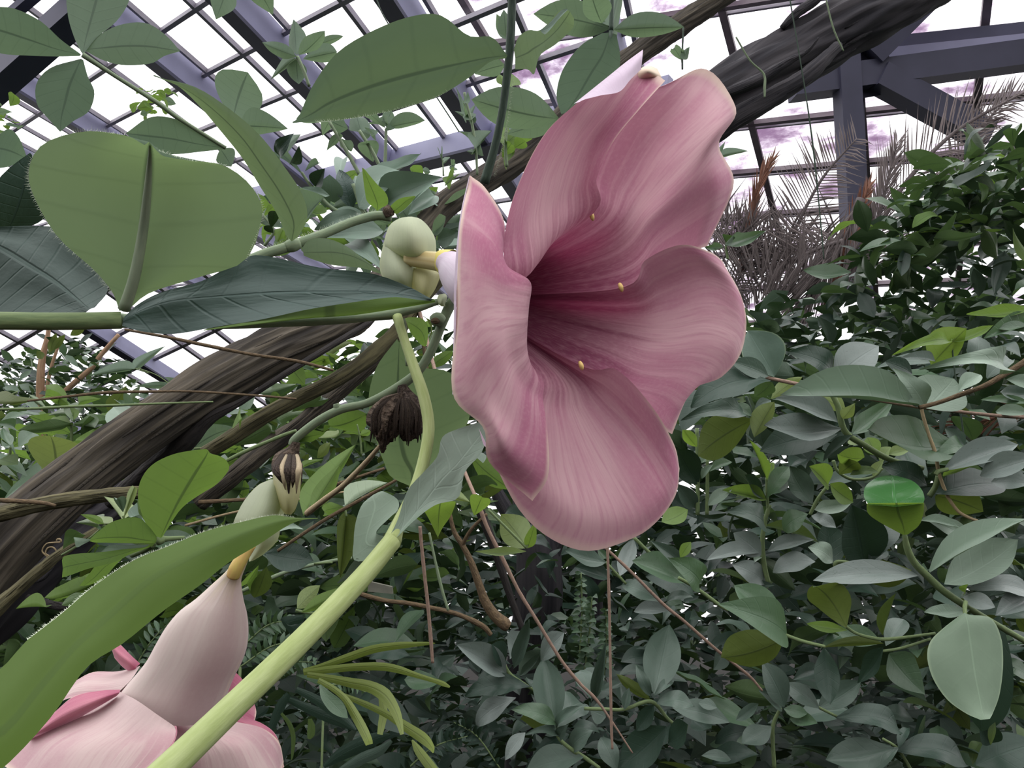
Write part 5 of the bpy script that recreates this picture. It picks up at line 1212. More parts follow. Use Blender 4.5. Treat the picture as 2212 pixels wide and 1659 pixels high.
shoot('grey-green leaf cluster on a yellow-green stem, bottom centre right', zB, .68, [[(1560, 1275, 22), (1700, 1280, 22), (1820, 1280, 22), (1990, 1230, 26), (2100, 1340, 22), (2180, 1410, 20)]],
      [(1600, 1210, 1530, 1030, 130, 'teal', 'elliptic'), (1580, 1200, 1640, 1010, 140, 'teal', 'obovate', 0, .02, .02), (1630, 1210, 1705, 840, 75, 'teal', 'lance'), (1985, 1215, 1765, 1050, 75, 'olive', 'lance', 1), (1990, 1200, 1895, 990, 75, 'teal', 'elliptic'), (2010, 1180, 2110, 730, 240, 'teal', 'elliptic', 0, .03), (2030, 1240, 2270, 1260, 110, 'teal', 'elliptic'), (2010, 1250, 1900, 1420, 100, 'dark', 'elliptic'), (2090, 1390, 1780, 1670, 220, 'dark', 'elliptic'), (1770, 1680, 1665, 1460, 130, 'teal', 'elliptic'), (2010, 1190, 2130, 1100, 60, 'teal', 'lance'), (1820, 1280, 1850, 1140, 60, 'teal', 'lance'), (1700, 1330, 1600, 1290, 130, 'teal', 'elliptic', 0, 0, .03), (2100, 1500, 2230, 1380, 140, 'dark', 'elliptic')], 'stem')
shoot('dark pointed leaves right under the bottom petal', zB, .75, [[(1880, 170, 22), (2010, 290, 22), (2150, 360, 20)], [(1700, 330, 18), (1830, 470, 16)]],
      [(1700, 330, 1430, 250, 110, 'teal', 'lance'), (1790, 420, 1880, 180, 110, 'grey', 'elliptic', 0, .02, .03), (1730, 440, 1500, 360, 110, 'dark', 'elliptic'), (2060, 590, 1800, 480, 120, 'teal', 'elliptic'), (2110, 640, 1880, 650, 90, 'grey', 'elliptic'), (2240, 470, 1870, 320, 170, 'mid', 'elliptic'), (2210, 370, 1985, 190, 90, 'teal', 'lance'), (2090, 580, 2270, 560, 60, 'teal', 'lance'), (2270, 540, 1960, 420, 190, 'dark', 'elliptic', 0, 0, .03)], 'stem')
shoot('pale green leaves hanging just left of the bottom petal', zB, .5, [[(940, -10, 16), (1060, 110, 16), (1190, 240, 18)]],
      [(1192, 240, 1020, 20, 210, 'pale', 'elliptic', 1), (1195, 238, 1245, 70, 75, 'lime', 'lance'), (1185, 260, 860, 262, 55, 'pale', 'lance'), (640, -70, 618, 170, 215, 'lime', 'ovate', 1), (820, -60, 560, -130, 90, 'pale', 'elliptic', 1), (900, -90, 850, 30, 140, 'lime', 'elliptic', 1)], 'stem')
shoot('small yellow-green leaf under the right side of the bottom petal', zB, .6, [[(2090, -60, 12), (2110, 0, 12), (2140, 30, 10)]],
      [(2060, 70, 2230, -10, 120, 'lime', 'elliptic'), (2250, 200, 2180, 300, 70, 'lime', 'lance')], 'stem')
# minute-leaved creeper hanging in the dark gap
for lab, x0, y0, x1, y1 in (('left', 1610, 560, 1560, 1000), ('right', 1700, 640, 1690, 1000), ('back', 1540, 400, 1530, 900)):
    e = empty('creeper', P(*zB(x0, y0), 1.1), {'left': 'small-leaved upright creeper in the dark gap, left strand', 'right': 'small-leaved upright creeper in the dark gap, right strand next to the hanging twig', 'back': 'small-leaved upright creeper in the dark gap, tallest strand'}[lab], 'creeper')
    tube('stem', [zB(x1, y1 + 60) + (1.1, 4), zB((x0 + x1) / 2 + 10, (y0 + y1) / 2) + (1.1, 4), zB(x0, y0) + (1.1, 3)], M['stem'], e, 16, 6)
    for k_ in range(13):
        f = k_ / 12
        for sx in (-1, 1):
            bx, by = zB(x0 + (x1 - x0) * f, y0 + (y1 - y0) * f)
            leaf(e, (bx, by), (bx + sx * (13 + 8 * f), by + rnd.uniform(-2, 7)), 9 + 4 * f, 1.1 + rnd.uniform(-.02, .02), M['mid'], rnd.uniform(-60, 0), rnd.uniform(-.03, .01), 'ovate')

# ---------------------------------------------------------------- strap-leaved plant, bottom centre left
zS = Z(560, 1330, 440 / 2212)
sb = empty('strap_leaf_plant', P(*zS(560, 620), .62), 'arching yellow-green strap-leaved plant behind the pale stem, bottom left of centre', 'plant')
def strap(pts, mat, d, dz=0.0, tilt=0.0, name='leaf'):
    """pts: (x, y, width) along the blade"""
    n = len(pts)
    s_ = 440 / 2212
    rows = []
    for i, (x, y, w) in enumerate(pts):
        a = pts[max(i - 1, 0)]; b = pts[min(i + 1, n - 1)]
        tx, ty = b[0] - a[0], b[1] - a[1]
        l = math.hypot(tx, ty) or 1
        nx, ny = -ty / l * w / 2, tx / l * w / 2
        rows.append((zS(x - nx, y - ny), zS(x, y), zS(x + nx, y + ny)))
    return leafnet(name, rows, d, d + dz, mat, sb, cup=tilt, nr=18, nc=7)
strap([(480, 600, 50), (700, 540, 60), (1000, 440, 90), (1250, 360, 90), (1500, 325, 80), (1700, 310, 55), (1860, 300, 30), (1910, 300, 6)], M['strap'], .64, -.05, .35)
strap([(480, 620, 60), (720, 590, 80), (1000, 560, 85), (1300, 550, 90), (1500, 580, 85), (1700, 645, 60), (1900, 705, 50), (2000, 740, 55), (2070, 775, 20)], M['strap'], .63, -.06, .3)
strap([(520, 640, 60), (760, 680, 80), (1000, 730, 110), (1200, 770, 130), (1350, 850, 150), (1450, 980, 120), (1510, 1120, 90), (1550, 1290, 40)], M['strap'], .62, -.08, .25)
strap([(640, 700, 60), (800, 790, 70), (930, 900, 75), (1030, 1060, 100), (1120, 1220, 105), (1180, 1350, 95), (1195, 1400, 80)], M['strap'], .60, -.06, .3)
strap([(1330, 900, 70), (1350, 1050, 90), (1330, 1180, 80), (1310, 1290, 60)], M['strap'], .63, -.02, .3)
strap([(900, 860, 50), (1150, 960, 70), (1400, 1080, 80), (1600, 1210, 110), (1780, 1330, 120), (1870, 1430, 70), (1890, 1490, 15)], M['strap'], .62, -.08, .3)
strap([(1660, 1350, 20), (1720, 1450, 90), (1800, 1560, 110), (1900, 1690, 110)], M['strap'], .60, -.03, .3)
strap([(660, 750, 20), (720, 860, 120), (820, 970, 170), (900, 1050, 120), (960, 1110, 12)], M['mid'], .59, -.03, -.2)
strap([(400, 800, 60), (600, 900, 100), (800, 1030, 120), (950, 1150, 90), (1050, 1240, 20)], M['dark'], .68, -.02, .2)
strap([(300, 900, 60), (560, 1020, 110), (800, 1120, 120), (1000, 1200, 80), (1150, 1260, 20)], M['dark'], .69, -.02, .2)
strap([(550, 1120, 40), (565, 1200, 80), (560, 1290, 80), (540, 1340, 30)], M['olive'], .64, 0, .2)
strap([(240, 1060, 30), (330, 1180, 50), (370, 1320, 50), (360, 1500, 30), (350, 1570, 8)], M['olive'], .66, 0, .2)
strap([(700, 1640, 40), (900, 1500, 140), (1150, 1380, 160), (1330, 1310, 100), (1420, 1290, 20)], M['dark'], .66, 0, .2)
strap([(850, 1700, 60), (1100, 1560, 120), (1300, 1470, 110), (1440, 1360, 30)], M['teal'], .64, 0, .2)
strap([(100, 1300, 60), (180, 1100, 100), (250, 950, 100), (320, 850, 60)], M['dark'], .68, 0, .2)
strap([(560, 160, 60), (580, 80, 110), (560, 0, 120), (540, -60, 90)], M['mid'], .60, 0, .25)
strap([(480, 220, 60), (380, 130, 150), (300, 80, 160), (480, 20, 60)], M['dark'], .66, 0, .2)
# ================================================================ leaves on the left below the vine stem
zE = Z(0, 700, 420 / 2212)
lw = empty('allamanda_shoot', P(345, 1165, .36), 'bright green leaf whorl below the thick trunk, left of the brown cap', 'vine')
leafnet('leaf', [((338, 1160), (346, 1164), (352, 1158)), ((312, 1125), (362, 1130), (392, 1098)), ((298, 1075), (382, 1090), (436, 1066)), ((305, 1035), (402, 1055), (468, 1046)), ((330, 1003), (420, 1025), (494, 1015)), ((372, 982), (436, 1000), (490, 996)), ((415, 973), (446, 984), (474, 985)), ((446, 970), (450, 973), (453, 980))], .36, .34, M['al_lime'], lw, cup=.1, mid=.03, nr=26, nc=15, flip=True)
def tzr(rows): return [tuple(tz(*p) for p in r) for r in rows]
leafnet('leaf', tzr([((1790, 850), (1780, 890), (1770, 912)), ((1700, 730), (1650, 880), (1600, 915)), ((1560, 620), (1450, 850), (1400, 912)), ((1300, 660), (1250, 850), (1200, 908)), ((1130, 770), (1120, 860), (1080, 905)), ((1020, 870), (1020, 880), (1020, 890))]), .36, .345, M['al_lime'], lw, cup=.1, flip=True)
leafnet('leaf', tzr([((1030, 868), (1025, 880), (1010, 895)), ((930, 855), (940, 890), (940, 930)), ((850, 845), (870, 880), (870, 960)), ((838, 850), (840, 860), (845, 870))]), .345, .34, M['al_sage'], lw, nr=10, nc=7)
leafnet('leaf', tzr([((1770, 905), (1750, 930), (1730, 950)), ((1500, 940), (1500, 1000), (1480, 1040)), ((1150, 1012), (1200, 1090), (1300, 1130)), ((900, 1030), (950, 1140), (1000, 1205)), ((735, 1060), (760, 1180), (820, 1270)), ((705, 1110), (715, 1200), (705, 1305))]), .36, .345, M['al_lime'], lw, cup=.12, flip=True)
leafnet('leaf', tzr([((1700, 925), (1690, 935), (1650, 960)), ((1450, 935), (1400, 970), (1380, 985)), ((1250, 935), (1230, 970), (1230, 1005)), ((1150, 1010), (1148, 1012), (1145, 1014))]), .357, .35, M['al_sage'], lw, nr=10, nc=9)
leafnet('leaf', tzr([((1620, 640), (1700, 740), (1780, 845)), ((1590, 590), (1650, 680), (1740, 830)), ((1480, 620), (1530, 600), (1590, 600)), ((1450, 560), (1480, 520), (1560, 450))]), .366, .37, M['al_sage'], lw, nr=12, nc=9)
tube('stem', [tz(1790, 890) + (.36, 20), tz(1850, 870) + (.362, 18), tz(1900, 865) + (.363, 12), tz(2100, 850) + (.366, 8)], M['stem'], lw, 14, 10)
tube('stem', [tz(1740, 920) + (.361, 16), tz(1660, 980) + (.366, 14), tz(1500, 1050) + (.37, 12)], M['stem'], lw, 10, 8)
leafnet('leaf', tzr([((1010, 1390), (950, 1400), (900, 1400)), ((1160, 1330), (1080, 1300), (1010, 1270)), ((1300, 1180), (1210, 1170), (1120, 1150)), ((1390, 1090), (1380, 1085), (1370, 1080))]), .39, .38, M['al_lime'], lw, nr=12, nc=9, flip=True)
zt_ = lambda *v: tz(v[0], v[1]) + tz(v[2], v[3]) + (v[4] * .19,) + tuple(v[5:])
sprig('allamanda_shoot', 'pale young leaf tuft on the mossy branch at lower left', 'vine', .42, [[tz(1420, 660) + (6,), tz(1400, 600) + (5,)]],
      [zt_(1390, 640, 1180, 380, 190, 'ovate', 'pale'), zt_(1180, 690, 915, 585, 80, 'lance', 'al_lime'), zt_(1300, 690, 1060, 620, 90, 'lance', 'pale'), zt_(1410, 630, 1530, 270, 90, 'lance', 'pale'), zt_(1400, 560, 1320, 420, 110, 'ovate', 'al_sage')], M['pale'], M['stem'], 180)
sprig('allamanda_shoot', 'mid-green leaves spread flat over the dark trunk at lower left', 'vine', .48, [[tz(1200, 700) + (5,), tz(1000, 870) + (5,), tz(700, 1050) + (5,)]],
      [zt_(1100, 740, 860, 680, 190, 'ovate', 'mid'), zt_(920, 800, 715, 990, 190, 'ovate', 'mid'), zt_(1160, 1310, 900, 1360, 150, 'lance', 'al_lime'), zt_(1150, 1330, 510, 1530, 190, 'lance', 'al_lime'), zt_(520, 1640, 180, 1660, 150, 'lance', 'al_lime'), zt_(1000, 1500, 700, 1620, 130, 'lance', 'mid')], M['mid'], M['stem'], 180)
zl2 = lambda *v: zE(v[0], v[1]) + zE(v[2], v[3]) + (v[4] * .19,) + tuple(v[5:])
sprig('leafy_shoot', 'pale upright oval leaf standing behind the thick trunk at left', 'shoot', .85, [[zE(620, 1900) + (8,), zE(640, 1720) + (8,), zE(560, 1450) + (6,)]],
      [zl2(640, 1800, 570, 1270, 520, 'elliptic', 'pale')], M['pale'], M['stem'], 180)
sprig('leafy_shoot', 'sage leaf resting against the upper side of the thick trunk', 'shoot', .85, [[zE(1600, 1150) + (5,), zE(1640, 1080) + (5,)]],
      [zl2(1480, 1230, 1290, 940, 330, 'ovate', 'sage'), zl2(1620, 1060, 1420, 930, 140, 'elliptic', 'mid')], M['sage'], M['stem'], 0)
sprig('leafy_shoot', 'thin-stemmed pair of leaves before the far glazed slope at left', 'shoot', .95, [[zE(1700, 560) + (2,), zE(1540, 510) + (3,), zE(1500, 520) + (3,)]],
      [zl2(1540, 500, 1880, 250, 120, 'lance', 'al_under'), zl2(1530, 510, 1000, 595, 130, 'lance', 'al_under')], M['al_under'], M['stem'])
sprig('leafy_shoot', 'three-leaved tip touching the top of the thick trunk', 'shoot', .95, [[zE(1570, 500) + (2,), zE(1800, 590) + (2,), zE(2000, 740) + (3,)]],
      [zl2(1990, 745, 1510, 715, 90, 'lance', 'al_under'), zl2(2000, 720, 2190, 560, 90, 'ovate', 'al_under'), zl2(2010, 700, 2130, 640, 60, 'ovate', 'al_under')], M['al_under'], M['stem'])
sprig('leafy_shoot', 'arched olive leaf at the left edge under the thin stems', 'shoot', .8, [[zE(-60, 900) + (4,), zE(200, 770) + (4,)]],
      [zl2(-120, 840, 390, 860, 130, 'lance', 'olive'), zl2(330, 800, 540, 970, 60, 'lance', 'sage')], M['olive'], M['stem'], 180)
sprig('leafy_shoot', 'bright green whorl behind the thin horizontal stems at left', 'shoot', 1.05, [[zE(810, 1500) + (6,), zE(815, 1200) + (6,), zE(820, 1120) + (5,)]],
      [zl2(770, 900, 520, 700, 190, 'elliptic', 'al_lime'), zl2(800, 960, 500, 880, 110, 'lance', 'al_lime'), zl2(810, 1100, 540, 1040, 110, 'lance', 'mid'), zl2(820, 1130, 570, 1090, 110, 'lance', 'al_lime'), zl2(830, 1110, 1030, 880, 130, 'lance', 'mid'), zl2(820, 1100, 760, 930, 90, 'lance', 'al_lime'), zl2(840, 1140, 1240, 1060, 130, 'lance', 'mid'), zl2(810, 1130, 200, 1210, 140, 'lance', 'mid'), zl2(830, 1160, 1080, 1180, 90, 'lance', 'dark'), zl2(900, 900, 1150, 850, 120, 'lance', 'al_lime')], M['al_lime'], M['stem'], 180)
sprig('leafy_shoot', 'fresh green whorl just above the lower part of the thick trunk', 'shoot', .95, [[zE(1050, 1650) + (6,), zE(1040, 1500) + (6,), zE(1040, 1400) + (5,)]],
      [zl2(1040, 1400, 1260, 1120, 130, 'lance', 'al_lime'), zl2(1030, 1430, 790, 1350, 130, 'elliptic', 'al_lime'), zl2(1040, 1440, 860, 1470, 70, 'lance', 'al_lime'), zl2(1060, 1420, 1200, 1380, 70, 'lance', 'sage'), zl2(1040, 1410, 1010, 1280, 80, 'lance', 'al_lime')], M['al_lime'], M['stem'], 180)
sprig('leafy_shoot', 'curved mid-green leaves at the left edge beside the pale oval leaf', 'shoot', .95, [[zE(-40, 1650) + (6,), zE(100, 1500) + (6,), zE(120, 1400) + (5,)]],
      [zl2(380, 1240, 210, 1400, 170, 'lance', 'mid'), zl2(160, 1200, -60, 1130, 120, 'lance', 'mid'), zl2(120, 1380, 30, 1180, 110, 'lance', 'mid'), zl2(200, 1600, 0, 1540, 160, 'lance', 'olive'), zl2(180, 1500, 20, 1380, 110, 'elliptic', 'mid')], M['mid'], M['stem'], 0)
# pale ribbon leaves at the left edge
rb = empty('ribbon_leaves', P(*tz(60, 420), .75), 'whitish ribbon leaves in the shade at the left edge', 'plant')
for (x0, y0, x1, y1, w) in ((40, 420, 430, 150, 60), (120, 420, 470, 230, 60), (200, 400, 500, 270, 50)):
    leaf(rb, tz(x0, y0), tz(x1, y1), w * .19 * 1.6, .75, M['sage'], 0, .05, 'lance', 3)
# leaves in the middle, around the brown cap
sprig('allamanda_shoot', 'upright green leaf right of the brown cap, above the blade tip', 'vine', .5, [[zC(790, 790) + (5,), zC(830, 700) + (5,)]],
      [zC(770, 790) + zC(1110, 330) + (56, 'lance', 'al_lime'), zC(820, 760) + zC(1010, 460) + (42, 'lance', 'al_lime')], M['al_lime'], M['stem'], 180)
sprig('leafy_shoot', 'hanging olive-green leaf beside the curled sage leaf', 'shoot', .6, [[zC(1040, 740) + (5,), zC(1050, 800) + (5,)]],
      [zC(1050, 780) + zC(1010, 1200) + (52, 'elliptic', 'olive'), zC(1035, 740) + zC(920, 790) + (26, 'ovate', 'al_lime'), zC(1040, 735) + zC(1320, 580) + (34, 'lance', 'sage')], M['olive'], M['stem'], 180)
sprig('leafy_shoot', 'dark rounded leaf behind the tip of the green blade', 'shoot', .62, [[zC(840, 1110) + (5,), zC(960, 1100) + (5,)]],
      [zC(520, 1040) + zC(835, 1090) + (62, 'elliptic', 'dark'), zC(600, 940) + zC(780, 890) + (22, 'lance', 'sage'), zC(530, 1130) + zC(450, 1330) + (40, 'lance', 'olive'), zC(480, 1120) + zC(400, 1240) + (30, 'lance', 'al_lime')], M['dark'], M['stem'], 0)
sprig('leafy_shoot', 'pair of rolled pale green leaves left of the thick pale stem', 'shoot', .19, [[(712, 1330, 6), zC(780, 1425) + (6,), zC(720, 1410) + (5,)]],
      [zC(760, 1425) + zC(1040, 1260) + (28, 'lance', 'al_lime'), zC(730, 1400) + zC(880, 1250) + (36, 'elliptic', 'pale')], M['al_lime'], M['stem'], 180)
sprig('leafy_shoot', 'small green leaves behind the withered head', 'shoot', .6, [[zC(1150, 400) + (4,), zC(1140, 290) + (4,), zC(1120, 200) + (3,)]],
      [zC(1140, 270) + zC(1020, 262) + (8, 'lance', 'al_lime'), zC(1140, 270) + zC(1230, 235) + (16, 'ovate', 'al_lime'), zC(860, 420) + zC(945, 320) + (22, 'elliptic', 'olive'), zC(770, 480) + zC(900, 430) + (14, 'lance', 'al_lime'), zC(870, 290) + zC(1000, 240) + (10, 'lance', 'pale'), zC(370, 160) + zC(360, 90) + (14, 'ovate', 'al_lime')], M['al_lime'], M['stem'], 180)
sprig('leafy_shoot', 'soft green leaves between the two lianas, centre left', 'shoot', .95, [[zC(60, 360) + (5,), zC(200, 340) + (5,), zC(330, 250) + (4,)]],
      [zC(40, 370) + zC(330, 230) + (60, 'ovate', 'al_under'), zC(330, 340) + zC(560, 240) + (50, 'ovate', 'mid'), zC(-30, 200) + zC(160, 0) + (30, 'lance', 'al_lime'), zC(620, 200) + zC(790, 110) + (40, 'ovate', 'mid'), zC(700, 120) + zC(880, 40) + (40, 'lance', 'mid')], M['mid'], M['stem'], 180)
# lime leaves under the liana fork
sprig('leafy_shoot', 'lime leaves under the fork of the thick trunk, centre left', 'shoot', 1.2, [[(640, 800, 5), (700, 790, 5)]],
      [(640, 800, 735, 770, 34, 'elliptic', 'lime'), (620, 800, 560, 840, 26, 'lance', 'al_lime'), (700, 780, 760, 740, 34, 'elliptic', 'olive'), (690, 830, 600, 850, 30, 'elliptic', 'al_lime'), (560, 850, 640, 830, 30, 'ovate', 'sage'), (780, 830, 750, 780, 34, 'elliptic', 'olive')], M['al_lime'], M['stem'], 180)

# ---------------------------------------------------------------- fern fronds in the shade
def frond(label, x0, y0, x1, y1, d, wpx, mat, n=13, bendpx=20, name='fern_frond', cat='fern'):
    e = empty(name, P(x0, y0, d), label, cat)
    mx, my = (x0 + x1) / 2, (y0 + y1) / 2 - bendpx
    A = crv([(x0, y0), (mx, my), (x1, y1)], 2 * n + 1)
    tube('rachis', [(x0, y0, d, 4), (mx, my, d, 3.5), (x1, y1, d, 1.5)], M['stem'], e, 16, 6)
    b_ = P(x0, y0, d)
    tube3('stipe', [tuple(b_) + (.0012,), tuple(b_ + Vector((.01, .05, -.5))) + (.0016,), (b_.x + .02, b_.y + .12, -.05, .002)], M['stem'], e, 12, 6)
    for i in range(2, 2 * n, 2):
        f = i / (2 * n)
        tx, ty = A[i + 1] - A[i - 1]
        l = math.hypot(tx, ty) or 1
        for s in (-1, 1):
            nx, ny = -ty / l * s, tx / l * s
            L = wpx * math.sin(math.pi * (0.12 + 0.86 * f)) * rnd.uniform(.85, 1.1)
            leaf(e, tuple(A[i]), (A[i][0] + nx * L + tx / l * L * .5, A[i][1] + ny * L + ty / l * L * .5), max(6, wpx * .32), d, mat, rnd.uniform(-50, 10), rnd.uniform(-.02, .02), 'lance', 0)
    return e
frond('fern frond right beside the pink flower tube, uppermost', 520, 1400, 640, 1340, .8, 30, M['mid'])
frond('fern frond beside the pink flower tube, middle one', 520, 1440, 660, 1390, .78, 30, M['mid'])
frond('fern frond beside the pale stem, reaching right', 530, 1480, 690, 1430, .8, 30, M['mid'])
frond('fern frond under the green blade at lower left', 260, 1500, 380, 1330, .8, 30, M['mid'])
frond('fern frond hanging below the strap leaves, bottom left of centre', 700, 1480, 790, 1495, .7, 18, M['mid'], 9, 8)
frond('dark fern frond at the bottom edge below the strap leaves', 860, 1680, 1010, 1590, .95, 34, M['dark'])
frond('dark fern frond at the bottom edge, right of the strap leaves', 1080, 1660, 980, 1560, 1.0, 30, M['dark'])
frond('small fern frond by the green blade, middle left', 330, 1420, 440, 1360, .9, 26, M['mid'])

# ---------------------------------------------------------------- dry palm fronds before the streaked glazing
M['dry'] = leafmat('dry_palm_grey', col((126, 118, 118)), col((122, 114, 114)), col((150, 140, 138)), rough=0.8, tf=0.4, spec=0.1, veins=0.01, vk=0.01, vein_amt=0, mid=0.001, var=0.3, bump=0)
M['dry_brown'] = leafmat('dry_palm_brown', col((134, 102, 88)), col((134, 102, 88)), col((160, 118, 100)), rough=0.8, tf=0.4, spec=0.1, veins=0.01, vk=0.01, vein_amt=0, mid=0.001, var=0.3, bump=0)
def palm(label, pts, d, ln, mat, n=46, up=1.0, dn=1.0, seed=0, fan=35):
    r_ = random.Random(seed)
    e = empty('palm_frond', P(pts[0][0], pts[0][1], d), label, 'palm frond')
    tube('rachis', [(x, y, d, w) for x, y, w in pts], mat, e, 24, 7)
    A = crv([(x, y) for x, y, w in pts], n)
    vs, fs = [], []
    for i in range(2, n):
        tx, ty = A[min(i + 1, n - 1)] - A[max(i - 1, 0)]
        l = math.hypot(tx, ty) or 1
        tx, ty = tx / l, ty / l
        f = i / n
        for s, k in ((1, up), (-1, dn)):
            if k <= 0: continue
            a = math.radians(fan + r_.uniform(-5, 5)) * s
            dx, dy = tx * math.cos(a) + ty * math.sin(a), -tx * math.sin(a) + ty * math.cos(a)
            L = 1.25 * ln * k * (0.5 + 0.6 * math.sin(math.pi * min(1, f + .1))) * r_.uniform(.75, 1.1)
            w = r_.uniform(2.6, 4.6)
            dd = r_.uniform(-.25, .25)
            b, m_, t_ = (A[i][0], A[i][1]), (A[i][0] + dx * L * .5, A[i][1] + dy * L * .5 + r_.uniform(-3, 3)), (A[i][0] + dx * L, A[i][1] + dy * L + abs(dx) * L * r_.uniform(-.05, .22))
            q = len(vs)
            px, py = -dy * w / 2, dx * w / 2
            vs += [P(b[0] - px * .5, b[1] - py * .5, d), P(b[0] + px * .5, b[1] + py * .5, d), P(m_[0] + px, m_[1] + py, d + dd * .5), P(m_[0], m_[1], d + dd * .5 + .012), P(m_[0] - px, m_[1] - py, d + dd * .5), P(t_[0], t_[1], d + dd)]
            fs += [(q, q + 1, q + 2, q + 3), (q, q + 3, q + 4), (q + 4, q + 3, q + 5), (q + 3, q + 2, q + 5)]
    o = mesh_obj('leaflets', vs, fs, mat, e, smooth=False)
    o['kind'] = 'stuff'
    return e
palm('long dry palm frond arching to the right edge over the dark foliage', [(1800, 640, 12), (1880, 520, 11), (1960, 390, 10), (2070, 280, 8), (2230, 190, 4)], 3.4, 120, M['dry'], 60, 1.0, .9, 1)
palm('dry palm frond with level leaflets before the post', [(1690, 560, 8), (1730, 470, 7), (1780, 380, 6), (1850, 300, 3)], 3.3, 90, M['dry'], 44, 1.0, .8, 2, 55)
palm('narrow reddish-brown dry frond left of the post', [(1600, 590, 20), (1620, 480, 17), (1640, 400, 10), (1668, 345, 4)], 3.2, 60, M['dry_brown'], 26, .9, .9, 3, 14)
palm('dry grey palm frond fanning upward right of the post', [(1850, 640, 12), (1890, 500, 10), (1915, 400, 7), (1938, 310, 3)], 3.3, 90, M['dry'], 40, .8, .8, 4, 20)
palm('dry palm frond leaning over the arrow-shaped leaves', [(1760, 640, 10), (1680, 560, 8), (1600, 500, 6), (1540, 460, 3)], 3.1, 80, M['dry'], 40, 1, 1, 5, 45)
palm('drooping grey-brown palm frond low beside the right petal', [(1820, 520, 10), (1760, 540, 8), (1680, 580, 6), (1610, 640, 3)], 3.0, 80, M['dry'], 44, .8, 1.2, 6, 50)
palm('thick bundle of hanging dry fronds below the post', [(1860, 430, 20), (1820, 520, 18), (1770, 600, 14), (1720, 680, 5)], 3.1, 130, M['dry'], 60, .8, .9, 7, 18)
palm('reddish dry frond rising right of the arrow-shaped leaves', [(1780, 660, 14), (1820, 560, 12), (1850, 470, 9), (1878, 400, 3)], 3.2, 70, M['dry_brown'], 30, .8, .8, 8, 16)
palm('dry palm frond over the top right foliage, steepest one', [(1980, 560, 10), (2040, 430, 9), (2100, 300, 7), (2180, 210, 3)], 3.5, 100, M['dry'], 50, .9, .8, 9, 28)
palm('dry palm frond sweeping flat at the right edge', [(1920, 560, 8), (2020, 470, 8), (2120, 400, 6), (2240, 340, 3)], 3.5, 80, M['dry'], 44, .9, .8, 10, 40)
palm('low dry palm frond hanging at the right edge behind the shrub', [(2240, 880, 8), (2160, 900, 7), (2080, 920, 6), (1990, 960, 3)], 1.6, 80, M['dry_brown'], 40, .8, .8, 11, 25)

# thatch of hanging dry leaflets
r_ = random.Random(77)
vs, fs = [], []
for c_ in range(20):
    cx_, cy_ = r_.uniform(1560, 1880), r_.uniform(520, 660)
    ca = math.radians(r_.choice((48, 58, 66, 74, 105, 120)) + r_.uniform(-6, 6))
    cd = r_.uniform(2.7, 3.4)
    for k_ in range(17):
        x, y = cx_ + r_.uniform(-55, 55), cy_ + r_.uniform(-25, 25)
        d = cd + r_.uniform(-.1, .1)
        a = ca + (x - cx_) * -.004 + r_.gauss(0, .07)
        L = r_.uniform(80, 170); w = r_.uniform(2.5, 5)
        dx, dy = math.cos(a) * L, -math.sin(a) * L * .9
        nx, ny = -dy / L * w / 2, dx / L * w / 2
        q = len(vs); dd = r_.uniform(-.1, .1)
        vs += [P(x - nx, y - ny, d), P(x, y, d + .01), P(x + nx, y + ny, d), P(x + dx * .55 + nx, y + dy * .55 + ny, d + dd * .5), P(x + dx * .55, y + dy * .55, d + dd * .5 + .012), P(x + dx * .55 - nx, y + dy * .55 - ny, d + dd * .5), P(x + dx, y + dy + L * .06, d + dd)]
        fs += [(q, q + 1, q + 4, q + 5), (q + 1, q + 2, q + 3, q + 4), (q + 5, q + 4, q + 6), (q + 4, q + 3, q + 6)]
th = mesh_obj('dry_thatch', vs, fs, M['dry'], None, smooth=False)
tag(th, 'tangled thatch of dry grey palm leaflets right of the flower', 'foliage', None, 'stuff')
